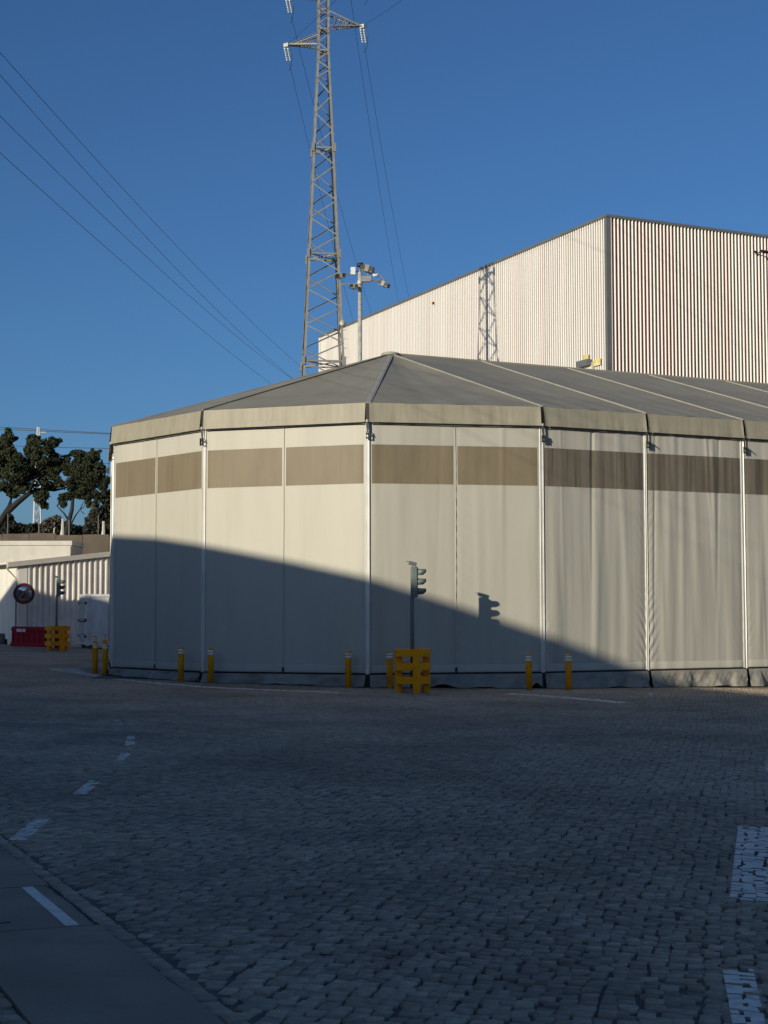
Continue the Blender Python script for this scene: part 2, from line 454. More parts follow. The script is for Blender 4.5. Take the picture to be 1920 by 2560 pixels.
def sett_arrays(idx, fine):
    """vertices and faces for the setts in idx, stacked per stone"""
    q = Q[idx]; c = QC[idx]
    m = len(idx)
    def ring(pts, dz):
        z = (gz(c[:, 0], c[:, 1]) + hz[idx])[:, None] + (tx[idx] - .016)[:, None] * (pts[:, :, 0] - c[:, None, 0]) + ty[idx][:, None] * (pts[:, :, 1] - c[:, None, 1]) + dz
        return np.concatenate([pts, z[:, :, None]], 2)
    if fine:
        k = rng.uniform(.03, .16, (m, 4, 2))
        nx = np.roll(q, -1, 1); pv = np.roll(q, 1, 1)
        p8 = np.empty((m, 8, 2))
        p8[:, 0::2] = q + (pv - q) * k[:, :, :1]
        p8[:, 1::2] = q + (nx - q) * k[:, :, 1:]
        p8 = p8 + rng.normal(0, .0030, p8.shape)
        k_ = 8
    else:
        p8 = q; k_ = 4
    inner = c[:, None] + (p8 - c[:, None]) * (.965 if fine else .955)
    dzn = rng.uniform(-.0045, 0, (m, k_)) if fine else 0
    rings = [ring(p8, -.040), ring(p8, -.0036 + (dzn if fine else 0)), ring(inner, 0.0)]
    V = np.concatenate(rings, 1)                      # m, 3k, 3
    F = []
    for a in range(2):
        for i in range(k_):
            j = (i + 1) % k_
            F.append((a * k_ + i, a * k_ + j, a * k_ + k_ + j, a * k_ + k_ + i))
    top = tuple(range(2 * k_, 3 * k_))
    return V, F, top

def mesh_from(name, Vs, Fq, top, tints):
    m, k = Vs.shape[:2]
    me = bpy.data.meshes.new(name)
    loops = []
    quads = np.array(Fq)
    per = np.concatenate([quads.ravel(), np.array(top)])
    allidx = (per[None] + (np.arange(m) * k)[:, None]).ravel()
    sizes = np.array([4] * len(Fq) + [len(top)])
    starts = np.concatenate([[0], np.cumsum(sizes)[:-1]])
    ls = (starts[None] + (np.arange(m) * sizes.sum())[:, None]).ravel()
    me.vertices.add(m * k); me.vertices.foreach_set('co', Vs.reshape(-1).astype(np.float32))
    me.loops.add(len(allidx)); me.loops.foreach_set('vertex_index', allidx.astype(np.int32))
    me.polygons.add(len(ls)); me.polygons.foreach_set('loop_start', ls.astype(np.int32))
    me.update(calc_edges=True); me.validate()
    a = me.attributes.new('tint', 'FLOAT', 'POINT')
    a.data.foreach_set('value', np.repeat(tints, k).astype(np.float32))
    me.materials.append(MAT['stone'])
    return me

inview = (np.abs(QC[:, 0]) < .2538 * QC[:, 1] - .05) & (QC[:, 1] > 7.95)
order = np.argsort(np.where(inview, QC[:, 1], 1e9))
single = order[:300]
mask = np.ones(n, bool); mask[single] = False
near = np.where(mask & (QC[:, 1] < 17))[0]
far = np.where(mask & (QC[:, 1] >= 17))[0]
V, F, top = sett_arrays(single, True)
for k in range(len(single)):
    me = mesh_from('sett', V[k:k + 1] - np.array([*QC[single[k]], 0]), F, top, tint[single[k:k + 1]])
    o = bpy.data.objects.new('sett', me)
    o.location = (float(QC[single[k]][0]), float(QC[single[k]][1]), 0)
    link(o, ground)
for nm, idx, fine in (('near_setts', near, True), ('distant_setts', far, False)):
    V, F, top = sett_arrays(idx, fine)
    o = bpy.data.objects.new(nm, mesh_from(nm, V, F, top, tint[idx]))
    link(o, ground)
    o['kind'] = 'stuff'

# concrete strip (three slabs) at grade
strip = bpy.data.objects.new('concrete_path', None)
link(strip); tag(strip, kind='structure')
def slab_pt(t, s): 
    p = S0 + SD * t + SN * s
    return (p[0], p[1])
for (t0, t1, s0, s1) in ((-3.0, 2.77, 0, SW), (2.80, 4.32, .03, SW - .01), (4.35, 9.1, .0, SW)):
    nT = 14
    edge_r = [slab_pt(t0 + (t1 - t0) * i / nT, s0 + random.uniform(-.010, .010)) for i in range(nT + 1)]
    edge_l = [slab_pt(t0 + (t1 - t0) * i / nT, s1 + random.uniform(-.008, .008)) for i in range(nT, -1, -1)]
    poly = edge_r + edge_l
    b_ = MB()
    k = len(poly)
    inn = [(p[0] + (0), p[1]) for p in poly]
    b_.prism(inn, lambda p: float(gz(*p)) - .06, lambda p: float(gz(*p)) + .006)
    b_.build('slab', MAT['concrete'], strip)
MB().prism([slab_pt(-1.4, -.25), slab_pt(9.0, -.25), slab_pt(9.0, -.005), slab_pt(-1.4, -.005)], lambda p: float(gz(*p)) - .05, lambda p: float(gz(*p)) - .0085).build('mortar_bed', dirt, strip)
MB().prism([slab_pt(-1.4, SW + .01), slab_pt(9.0, SW + .01), slab_pt(9.0, SW + .25), slab_pt(-1.4, SW + .25)], lambda p: float(gz(*p)) - .05, lambda p: float(gz(*p)) - .0085).build('mortar_bed', dirt, strip)
# mortar fillet between the cover slab and the setts, and the pale steel edge of the cover
b_ = MB().prism([slab_pt(2.8, .135), slab_pt(4.3, .14), slab_pt(4.3, .225), slab_pt(2.8, .225)], lambda p: float(gz(*p)) + .0065, lambda p: float(gz(*p)) + .011)
b_.build('edge_strip', MAT['paint'], strip)
for (t_, s_) in ((3.05, .60), (3.95, .62)):
    q_ = slab_pt(t_, s_)
    MB().box((q_[0], q_[1], float(gz(*q_)) + .0075), (.11, .035, .004), math.atan2(SN[1], SN[0])).build('lifting_slot', MAT['black'], strip)

# painted markings, clipped to the stone tops
def clip_poly(sub, clip):
    out = [tuple(p) for p in sub]
    m = len(clip)
    area = sum(clip[i][0] * clip[(i + 1) % m][1] - clip[(i + 1) % m][0] * clip[i][1] for i in range(m))
    if area < 0: clip = clip[::-1]
    for i in range(m):
        a, b = clip[i], clip[(i + 1) % m]
        def side(p): return (b[0] - a[0]) * (p[1] - a[1]) - (b[1] - a[1]) * (p[0] - a[0])
        inp, out = out, []
        for j in range(len(inp)):
            p, q = inp[j], inp[(j + 1) % len(inp)]
            sp, sq = side(p), side(q)
            if sp >= 0: out.append(p)
            if (sp >= 0) != (sq >= 0):
                t = sp / (sp - sq)
                out.append((p[0] + (q[0] - p[0]) * t, p[1] + (q[1] - p[1]) * t))
        if len(out) < 3: return []
    return out
def marking(polys, label, mat, chip=.0):
    b_ = MB()
    for poly in polys:
        poly = [tuple(map(float, p[:2])) for p in poly]
        xs = [p[0] for p in poly]; ys = [p[1] for p in poly]
        cand = np.where((QC[:, 0] > min(xs) - .15) & (QC[:, 0] < max(xs) + .15) & (QC[:, 1] > min(ys) - .15) & (QC[:, 1] < max(ys) + .15))[0]
        for i in cand:
            if random.random() < chip: continue
            c = QC[i]
            top_ = [tuple(c + (p - c) * .975) for p in Q[i]]
            pl = clip_poly(top_, poly)
            if len(pl) >= 3:
                b_.add([(p[0], p[1], float(top_z(i, p[0], p[1])) + .0022) for p in pl], [tuple(range(len(pl)))])
    if not b_.v: return
    o = b_.build('road_marking', mat)
    tag(o, label, None, None, 'structure')
def gpx(pts): return [onground(*p) for p in pts]
def band(pts, w):
    """polyline on the ground (pixels) widened to w metres: list of quads"""
    g = [onground(*p)[:2] for p in pts]
    out = []
    for a, b in zip(g[:-1], g[1:]):
        d = (b - a) / np.hypot(*(b - a)); nn = np.array([-d[1], d[0]]) * w / 2
        out.append([a - nn, b - nn, b + nn, a + nn])
    return out
marking([gpx([(20, 2101), (62, 2102), (131, 2046), (88, 2046)])], 'nearest short white dash of the lane line at the left', MAT['paint'], .03)
marking([gpx([(182, 1985), (214, 1987), (255, 1952), (226, 1950)])], 'second white dash of the lane line at the left', MAT['paint'], .02)
marking([gpx([(284, 1905), (303, 1907), (327, 1884), (303, 1882)])], 'third white dash of the lane line at the left', MAT['paint'], .08)
marking([gpx([(312, 1864), (337, 1864), (337, 1840), (317, 1841)])], 'fourth white dash of the lane line at the left', MAT['paint'], .06)
marking([gpx([(283, 1800), (300, 1813), (313, 1812), (296, 1798)])], 'worn grey dash beyond the lane line', MAT['paint_worn'], .3)
marking([gpx([(40, 1728), (78, 1740), (82, 1737), (46, 1726)])], 'thin worn dash near the left edge', MAT['paint_worn'], .35)
marking(band([(150, 1671), (172, 1678), (205, 1683), (236, 1689), (280, 1695), (340, 1703), (420, 1710), (520, 1718), (640, 1724), (760, 1728), (850, 1731)], .5), 'worn white edge line curving past the yellow bollards', MAT['paint'], .12)
marking(band([(150, 1671), (180, 1679)], .9), 'blunt white start of the edge line', MAT['paint'], .05)
marking(band([(180, 1671), (226, 1663)], .5), 'short white line behind the pair of bollards', MAT['paint_worn'], .05)
marking(band([(1270, 1734), (1340, 1738), (1450, 1747), (1560, 1757)], .55), 'white line ending on the setts right of the bollards', MAT['paint'], .1)
s_a, s_b = onground(1845, 2066)[:2], onground(1824, 2248)[:2]
dd = (s_a - s_b) / np.hypot(*(s_a - s_b)); nn = np.array([dd[1], -dd[0]])
marking([[s_b, s_b + nn * .5, s_a + nn * .5, s_a]], 'broad white painted bar at the right edge', MAT['paint'], 0)
marking([gpx([(1806, 2423), (1883, 2423), (1913, 2560), (1829, 2560)]) and [onground(1806, 2423), onground(1883, 2423), onground(1922, 2600), onground(1838, 2600)]], 'narrow white dash in the lower right corner', MAT['paint'], .02)

# ------------------------------------------------------------------ event tent
EAVE, RIDGE, RAIL = 8.09, 11.196, 0.37
VAL_B, WT, WB = 7.53, 6.90, 5.78
tent = empty('event_tent', (TCX, TCY, 0), 'large white event tent with grey roof, polygonal end and brown window band', 'tent')
CEN = np.array([TCX, TCY])
def smooth_noise(seed, nn_, width):
    r_ = np.random.default_rng(seed)
    a = r_.normal(0, 1, nn_ + 40)
    k = np.exp(-np.linspace(-2, 2, width) ** 2); k /= k.sum()
    return np.convolve(a, k, 'same')[20:20 + nn_]
def folds(seed, U, Z, L, amp):
    """vertical draped folds"""
    r_ = np.random.default_rng(seed)
    d = np.zeros_like(U)
    for k in range(26):
        u0 = r_.uniform(0, 1); w = r_.uniform(.010, .05); a = r_.normal(0, 1) * amp
        z0 = r_.uniform(0, 8); zl = r_.uniform(1.5, 5)
        sl = r_.normal(0, .006)
        d += a * np.exp(-((U - u0 - sl * (Z - 4)) / w) ** 2) * np.exp(-((Z - z0) / zl) ** 2)
    return d
def wall_disp(i, U, Z, L):
    d = .012 * np.sin(U * math.pi) * np.sin((Z - .4) / 7 * math.pi)
    dist = U * L
    if i >= 3:
        d = d + folds(50 + i, U, Z, L, .016)
        for (e, sg) in ((U * L, 1), ((1 - U) * L, -1)):
            strong = (i == 3 and sg == -1) or (i == 4 and sg == 1)
            a = .026 if strong else .005
            band_ = np.clip((6.0 - Z) / 2.5, 0, 1) * np.clip((Z - .4) * 2, 0, 1)
            d = d + a * band_ * np.exp(-(e / .26) ** 2) * np.sin(2 * math.pi * (Z * 3.1 + .35 * np.sin(Z * 2.1) - e * 3.6)) * (.6 + .4 * np.sin(Z * 1.3))
    else:
        d = d + folds(50 + i, U, Z, L, .0055)
        if i == 2:
            e = (U - .5) * L
            d = d + .013 * (e > 0) * np.exp(-((e - .15) / .28) ** 2) * np.clip((6.8 - Z) / 1.5, 0, 1) * np.sin(2 * math.pi * (Z * 2.6 + e * 1.6))
        e = np.abs(U - .5) * L
        d = d - .012 * np.exp(-(e / .10) ** 2)
    # pulled in towards the posts
    edge = np.minimum(U, 1 - U) * L
    d = d - .045 * np.exp(-(edge / .16) ** 2)
    return d
def edge_frame(A, B):
    e = B - A; L = math.hypot(*e); e = e / L
    nrm = np.array([e[1], -e[0]])
    if np.dot((A + B) / 2 - CEN - 0, nrm) < 0: nrm = -nrm
    return e, nrm, L
def wall_pts(i, A, B, us, zs, off):
    e, nrm, L = edge_frame(A, B)
    U, Z = np.meshgrid(us, zs)
    D = wall_disp(i, U, Z, L) + off
    X = A[0] + e[0] * L * U + nrm[0] * D; Y = A[1] + e[1] * L * U + nrm[1] * D
    return np.stack([X, Y, Z], -1)
def solid_grid(P_, nrm, th):
    """thin sheet with a back side"""
    b_ = MB().grid(P_)
    return b_
for i in range(-3, 3 + NB):
    A, B = TP[i], TP[i + 1]
    e, nrm, L = edge_frame(A, B)
    vis = i >= -1 and i <= 6
    nu = 150 if (3 <= i <= 6) else (110 if i >= 0 else 12)
    nz = 110 if (3 <= i <= 6) else (70 if vis else 8)
    us = np.linspace(.010, .990, nu)
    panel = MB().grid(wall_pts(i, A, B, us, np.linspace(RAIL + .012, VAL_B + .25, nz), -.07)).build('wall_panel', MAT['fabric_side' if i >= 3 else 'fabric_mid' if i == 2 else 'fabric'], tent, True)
    # window band: one strip per half panel at the rounded end, one per bay along the side
    spans = ((.028, .488), (.512, .972)) if i < 3 else ((.022, .978),)
    for (a, b) in spans:
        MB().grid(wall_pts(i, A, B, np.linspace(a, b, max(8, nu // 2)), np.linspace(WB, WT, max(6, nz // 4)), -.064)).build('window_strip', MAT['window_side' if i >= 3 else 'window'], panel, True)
    if i < 3:     # middle seam
        mid = wall_pts(i, A, B, np.array([.497, .503]), np.linspace(RAIL + .02, VAL_B, 30), -.060)
        MB().grid(mid).build('seam', MAT['keder'], panel, True)
        pts = wall_pts(i, A, B, np.array([.5]), np.linspace(RAIL + .02, VAL_B - .05, 26), -.052)[:, 0]
        pts = pts + np.stack([e[0] * smooth_noise(i + 9, 26, 5) * .006, e[1] * smooth_noise(i + 9, 26, 5) * .006, np.zeros(26)], 1)
        MB().tube(pts, .010, 5).build('seam_cord', MAT['shed_trim'], panel)
        mb = pts[0]
        MB().box((mb[0], mb[1], RAIL + .09), (.07, .05, .13), math.atan2(e[1], e[0])).build('seam_clip', MAT['strap'], panel)
    # hem fold
    hem = wall_pts(i, A, B, np.linspace(.03, .97, max(10, nu // 2)), np.array([RAIL + .03, RAIL + .20, RAIL + .235]), -.056)
    hem[2] -= np.array([nrm[0], nrm[1], 0]) * .012
    MB().grid(hem).build('hem', MAT['fabric'], panel, True)
    # bottom rail
    a0 = A + e * .06 - nrm * .03; b0 = B - e * .06 - nrm * .03
    MB().tube([(*a0, RAIL - .012), (*((a0 + b0) / 2), RAIL - .02), (*b0, RAIL - .012)], .015, 8).build('bottom_rail', MAT['rail_and_shade'], tent)
    # valance
    nv = 60 if vis else 10
    us = np.linspace(.010, .990, nv)
    zs = np.array([EAVE, EAVE - .12, EAVE - .25, EAVE - .38, EAVE - .42, EAVE - .47, EAVE - .52, VAL_B + .012, VAL_B])
    U, Z = np.meshgrid(us, zs)
    ed = np.minimum(U, 1 - U) * L
    sw = .006 * np.interp(U, np.linspace(0, 1, 40), smooth_noise(80 + i, 40, 5) * 2) * (EAVE - Z) / .5
    curl = .055 * np.exp(-(ed / .055) ** 2) * np.sin(np.clip((EAVE - Z) / .5, 0, 1) * math.pi * .7)
    D = .005 + .03 * (EAVE - Z) / .56 + sw + curl + np.where((Z < EAVE - .40), .010, 0)
    X = A[0] + e[0] * L * U + nrm[0] * D; Y = A[1] + e[1] * L * U + nrm[1] * D
    MB().grid(np.stack([X, Y, Z], -1)).build('valance', MAT['valance'], tent, True)
    a0 = A + e * .09 + nrm * .012; b0 = B - e * .09 + nrm * .012
    MB().tube([(*a0, VAL_B - .030), (*((a0 + b0) / 2), VAL_B - .036), (*b0, VAL_B - .030)], .017, 6).build('valance_gap_shade', MAT['rail_and_shade'], tent)  # black tube standing in for the shadow gap below the valance hem
    # ground skirt
    nk = 70 if vis else 8
    us = np.linspace(.012, .988, nk); ws = np.linspace(0, 1, 12)
    U, W = np.meshgrid(us, ws)
    bx = A[0] + e[0] * L * U; by = A[1] + e[1] * L * U
    g = gz(bx, by)
    s1 = np.interp(U, np.linspace(0, 1, 24), smooth_noise(140 + i, 24, 4))
    lift = np.clip(np.interp(U, np.linspace(0, 1, 16), smooth_noise(170 + i, 16, 4)) - .30, 0, .5) * .06
    if i == 2: lift = np.maximum(lift, .10 * np.exp(-((U - .42) / .05) ** 2)) ; lift = np.maximum(lift, .16 * np.exp(-((U - .95) / .025) ** 2))
    out = .05 + .10 * W + .10 * s1 * W + .024 * np.sin(U * L * 5.3 + W * 4 + 3 * s1) * np.sin(W * math.pi * .9) + .008 * np.sin(U * L * 21 - W * 7 + i) * W
    if i >= 4: out = out + .010 * np.sin((U * L * 6 + W * 2.2) * 2 * math.pi / 1.1) * np.sin(W * math.pi * .8 + .2)
    Zs = RAIL - .035 - (RAIL - .035 - (g + .015 + lift)) * W
    MB().grid(np.stack([bx + nrm[0] * (out - .06), by + nrm[1] * (out - .06), Zs], -1)).build('ground_skirt', MAT['skirt'], tent, True)
    # roof panel
    nR = 34; mR = 26
    us = np.linspace(0, 1, nR)
    if i < 3: RA, RB = CEN, CEN
    else: RA, RB = CEN + BD * BAY * (i - 3), CEN + BD * BAY * (i - 2)
    ws = np.linspace(0, 1, mR)
    U, W = np.meshgrid(us, ws)
    ex = A[0] + (B - A)[0] * U; ey = A[1] + (B - A)[1] * U
    rx = RA[0] + (RB - RA)[0] * U; ry = RA[1] + (RB - RA)[1] * U
    zz = EAVE + (RIDGE - EAVE) * W - .10 * np.sin(W * math.pi) * np.sin(U * math.pi) + .012 * np.sin(U * 23 + i + 3 * W) * np.sin(U * math.pi) * (1 - W) + .01 * np.sin(W * 17 + 5 * U + i) * np.sin(U * math.pi) * np.sin(W * math.pi)
    MB().grid(np.stack([ex + (rx - ex) * W, ey + (ry - ey) * W, zz], -1)).build('roof_panel', MAT['roof'], tent, True)
# hidden far side: plain walls and roof bays
for k in range(NB):
    A = BACK[k] if k else TP[-3]; B = BACK[k + 1]
    RA, RB = CEN + BD * BAY * k, CEN + BD * BAY * (k + 1)
    MB().add([(*A, 0), (*B, 0), (*B, EAVE), (*A, EAVE)], [(0, 1, 2, 3)]).build('wall_panel', MAT['fabric'], tent)
    MB().add([(*A, EAVE), (*B, EAVE), (*RB, RIDGE), (*RA, RIDGE)], [(0, 1, 2, 3)]).build('roof_panel', MAT['roof'], tent)
A, B = TP[3 + NB], BACK[NB]; Cc = CEN + BD * BAY * NB
MB().add([(*A, 0), (*B, 0), (*B, EAVE), (*Cc, RIDGE), (*A, EAVE)], [(0, 1, 2, 3, 4)]).build('gable_panel', MAT['fabric'], tent)
# posts, roof profiles, straps
for i in range(-2, 4 + NB):
    p = TP[i]
    if i <= 3: rad = (p - CEN) / TR
    if i >= 3: rad = np.array([math.cos(TH), math.sin(TH)])
    if i == 3: rad = np.array([math.cos(TH - math.pi / 24), math.sin(TH - math.pi / 24)])
    tan = np.array([-rad[1], rad[0]])
    g = float(gz(*p))
    wdt = .042 if i == 4 else .066
    dpt = .004 if i == 2 else -.012
    prof = [(-wdt, -.08), (wdt, -.08), (wdt, .0), (wdt * .72, .010), (wdt * .50, dpt), (-wdt * .50, dpt), (-wdt * .72, .010), (-wdt, .0)]
    cc = p - rad * .075
    ring = lambda z: [(cc[0] + tan[0] * a + rad[0] * b, cc[1] + tan[1] * a + rad[1] * b, z) for a, b in prof]
    MB().hull(ring(RAIL - .02), ring(VAL_B + .2)).build('post', MAT['alu'], tent)
    if not (-1 <= i <= 8): continue
    ang = math.atan2(tan[1], tan[0])
    # foot below the rail
    b_ = MB().box((*(p - rad * .10), g + .02), (.30, .26, .04), ang).box((*(p - rad * .10), (g + RAIL) / 2), (.09, .09, RAIL - g - .06), ang)
    b_.tube([(*(p - rad * .06 + tan * .03), RAIL - .02), (*(p + rad * .10 + tan * -.09), g + .03)], .016, 6)
    b_.build('foot', MAT['black'], tent)
    # dark beam end seen in the slit of the valance
    MB().box((*(p - rad * .035), (EAVE + VAL_B) / 2 + .02), (.10, .05, EAVE - VAL_B - .06), ang).build('beam_end', MAT['black'], tent)
    # clamp and tensioning ratchet
    q = p + rad * .015
    cl = MB().lathe((q[0], q[1], VAL_B + .03), [(.0, -.03), (.045, -.025), (.05, .0), (.045, .035), (0, .04)], 10, (rad[0], rad[1], 0)).build('clamp', MAT['zinc'], tent, True)
    st_ = MB().hull([(*(q + tan * s_ * .035 + rad * d_), VAL_B) for s_, d_ in ((-1, 0), (1, 0), (1, .012), (-1, .012))],
                    [(*(q + tan * (s_ * .022 + .02) + rad * d_), VAL_B - .30) for s_, d_ in ((-1, -.005), (1, -.005), (1, .012), (-1, .012))]).build('strap', MAT['strap'], tent)
    k1 = q + tan * .02 + rad * .03
    b_ = MB().box((*(k1 - tan * .045), VAL_B - .38), (.012, .07, .22), ang).box((*(k1 + tan * .045), VAL_B - .38), (.012, .07, .22), ang)
    b_.tube([(*(k1 - tan * .05), VAL_B - .34), (*(k1 + tan * .05), VAL_B - .34)], .025, 8)
    b_.tube([(*(k1 - tan * .05), VAL_B - .46), (*(k1 + tan * .055), VAL_B - .465)], .020, 8)
    b_.build('ratchet', MAT['black'], st_)
    sw_ = (1.0 if i in (4, 5) else .15)
    MB().hull([(*(k1 + tan * .03 + rad * a), VAL_B - .30 + b) for a, b in ((.0, 0), (.03, 0), (.03, .03), (0, .03))],
              [(*(k1 + tan * (.05 + .20 * sw_) + rad * a), VAL_B - .38 - .06 * sw_ + b) for a, b in ((.02, 0), (.045, 0), (.045, .02), (.02, .02))]).build('ratchet_handle', MAT['strap'], st_)
    # roof profile from the eave up to the ridge
    top_ = CEN if i <= 3 else CEN + BD * BAY * (i - 3)
    dz_ = -.014 if i == 2 else .006
    a3 = np.array([*p, EAVE + dz_]); b3 = np.array([*top_, RIDGE + dz_])
    def bar3(off, w, h, nm, mt, par):
        o3 = np.array([tan[0] * off, tan[1] * off, 0])
        ra = [a3 + o3 + np.array([tan[0] * s_, tan[1] * s_, z_]) for s_, z_ in ((-w, 0), (w, 0), (w, h), (-w, h))]
        rb = [b3 + o3 + np.array([tan[0] * s_, tan[1] * s_, z_]) for s_, z_ in ((-w, 0), (w, 0), (w, h), (-w, h))]
        return MB().hull(ra, rb).build(nm, mt, par)
    if i == 2:
        ch = bar3(0, .085, .014, 'hip_channel', MAT['alu_dark'], tent)
        bar3(-.10, .013, .018, 'channel_edge', MAT['roof_keder'], ch)
        bar3(.10, .013, .022, 'channel_edge', MAT['roof_keder'], ch)
        bar3(.076, .009, .02, 'channel_groove', MAT['trim'], ch)
    elif i in (0, 1, -1):
        bar3(0, .035, .03, 'roof_profile', MAT['roof'], tent)
    else:
        bar3(0, .030, .04, 'roof_profile', MAT['roof_keder'], tent)
MB().lathe((TCX, TCY, RIDGE - .02), [(.34, -.03), (.32, .05), (.2, .085), (.0, .09)], 14).build('apex_cap', MAT['alu_dark'], tent, True)
ra, rb = CEN + BD * .3, CEN + BD * BAY * NB
MB().tube([(*ra, RIDGE + .01), (*rb, RIDGE + .01)], .05, 8).build('ridge_profile', MAT['roof'], tent)

# ------------------------------------------------------------------ clad warehouse behind the tent
WX, WY, WANG, WTOP = 11.299, 75.502, R(25.269), 22.13
LD = np.array([-math.sin(WANG), math.cos(WANG)]); RD = np.array([math.cos(WANG), math.sin(WANG)])
WL_LEN, WR_LEN, PITCH_R = 37.37, 36.0, .218
W0 = np.array([WX, WY])
wh = empty('clad_warehouse', (WX, WY, 0), 'tall warehouse clad in white vertical ribs with grey corner and roof trims', 'warehouse')
def clad(nm, D, Nn, Ln, red):
    """backing sheet and projecting ribs along D from the corner; Nn is the outward normal"""
    cnt = int(Ln / PITCH_R)
    v = []; f = []; tn = []; mi = []
    r_ = np.random.default_rng(5 if red else 6)
    for k in range(cnt):
        a = W0 + D * (k * PITCH_R); b = W0 + D * ((k + 1) * PITCH_R)
        n0 = len(v)
        v += [(*a, 0), (*b, 0), (*b, WTOP), (*a, WTOP)]
        f.append((n0, n0 + 1, n0 + 2, n0 + 3)); tn += [r_.uniform(0, 1)] * 4
        mi.append(1 if r_.random() < (.5 if red else .10) else 0)
    me = bpy.data.meshes.new(nm)
    me.from_pydata([tuple(np.array(p) - np.array([WX, WY, 0])) for p in v], [], f)
    at_ = me.attributes.new('tint', 'FLOAT', 'POINT'); at_.data.foreach_set('value', tn)
    me.materials.append(MAT['backing']); me.materials.append(MAT['backing_red'])
    me.polygons.foreach_set('material_index', mi)
    sheet = bpy.data.objects.new(nm, me); link(sheet, wh)
    ribs = MB()
    for k in range(1, cnt):
        c = W0 + D * (k * PITCH_R)
        dep, hb, ht = (.085, .024, .014) if red else (.052, .040, .030)
        q = [c - D * hb, c + D * hb, c + D * ht + Nn * dep, c - D * ht + Nn * dep]
        ribs.hull([(*p, 4) for p in q], [(*p, WTOP - .08) for p in q])
    o = ribs.build('cladding_ribs', MAT['slat'], sheet)
    o['kind'] = 'stuff'
LN = np.array([-math.cos(WANG), -math.sin(WANG)]); RN = np.array([math.sin(WANG), -math.cos(WANG)])
clad('long_wall', LD, LN, WL_LEN, False)
clad('gable_wall', RD, RN, WR_LEN, True)
far_l, far_r = W0 + LD * WL_LEN, W0 + RD * WR_LEN
far_b = far_l + RD * WR_LEN
MB().add([(*far_l, 0), (*far_b, 0), (*far_r, 0), (*far_l, WTOP), (*far_b, WTOP), (*far_r, WTOP)], [(0, 1, 4, 3), (1, 2, 5, 4)]).build('rear_wall', MAT['backing'], wh)
MB().prism([tuple(W0), tuple(far_r), tuple(far_b), tuple(far_l)], WTOP - .3, WTOP - .1).build('roof', MAT['trim'], wh)
def flashing(nm, A, D, Nn, Ln, z0, z1, o0, o1):
    q = lambda s_: [(*(A + D * s_ + Nn * o), z) for o, z in ((o0, z0), (o1, z0), (o1, z1), (o0, z1))]
    MB().hull(q(-.1), q(Ln)).build(nm, MAT['trim'], wh)
flashing('roof_trim', W0, LD, LN, WL_LEN, WTOP - .10, WTOP + .04, -.25, .11)
flashing('roof_trim', W0, RD, RN, WR_LEN, WTOP - .10, WTOP + .035, -.25, .112)
c1 = [W0 + LD * .13 + LN * .075, W0 + LN * .075 + RN * .075, W0 + RD * .22 + RN * .075, W0 + RD * .22, W0 + LD * .13]
MB().prism([tuple(p) for p in c1], 0, WTOP - .105).build('corner_trim', MAT['trim'], wh)
c2 = [far_l - LD * .2 + LN * .1, far_l + LN * .1, far_l, far_l - LD * .2]
MB().prism([tuple(p) for p in c2], 0, WTOP - .105).build('corner_trim', MAT['render_w'], wh)
# small hatch door with its two yellow plates near the corner
def on_left(x, y):
    r_ = ray(x, y)
    # intersect with wall plane
    t = np.dot(W0, LN) / np.dot(r_[:2], LN)
    p = r_ * t
    return np.dot(p[:2] - W0, LD), p[2] + EYE
def wall_box(nm, x0, y0, x1, y1, d0, d1, mt, par):
    s0, z1 = on_left(x0, y0); s1, z0 = on_left(x1, y1)
    q = lambda s_: [(*(W0 + LD * s_ + LN * o), z) for o, z in ((d0, z0), (d1, z0), (d1, z1), (d0, z1))]
    return MB().hull(q(s0), q(s1)).build(nm, mt, par)
dr = wall_box('hatch_door', 1464, 912, 1485, 985, .0, .11, MAT['render_w'], wh)
wall_box('hatch_hood', 1456, 906, 1483, 913, .0, .40, MAT['trim'], dr)
wall_box('door_jamb', 1484, 906, 1488.5, 985, .0, .14, MAT['shed_trim'], dr)
wall_box('sign_plate', 1464, 889, 1475.5, 898, .10, .13, MAT['sign'], wh)
wall_box('sign_plate', 1488.5, 900, 1506, 912, .10, .13, MAT['sign'], wh)
s_, z_ = on_left(1088, 758)
q = W0 + LD * s_ + LN * .16
al = MB().lathe((*q, z_), [(.0, -.08), (.06, -.08), (.06, .02), (.04, .07), (0, .08)], 12).box((*(q - LN * .05), z_), (.07, .07, .16), WANG).build('alarm_beacon', MAT['red'], None, False, (*q, z_))
tag(al, 'small red alarm beacon high on the long wall of the warehouse', 'alarm')
# flood lamp on the gable wall
r_ = ray(1890, 634); t = np.dot(W0, RN) / np.dot(r_[:2], RN); p = r_ * t
q = p[:2] + RN * .1
wl_ = empty('wall_lamp', (*q, p[2] + EYE), 'small black lamp on a bracket high on the ribbed gable wall', 'lamp')
b_ = MB().tube([(*q, p[2] + EYE), (*(q + RN * .45), p[2] + EYE + .06)], .03, 8); b_.build('bracket', MAT['black'], wl_)
b_ = MB().box((*(q + RN * .5 + RD * .08), p[2] + EYE - .02), (.42, .28, .14), WANG, Matrix.Rotation(R(25), 3, 'X')).build('lamp_head', MAT['black'], wl_)
MB().box((*(q + RN * .1 - RD * .22), p[2] + EYE + .03), (.14, .1, .1), WANG).build('junction_box', MAT['black'], wl_)

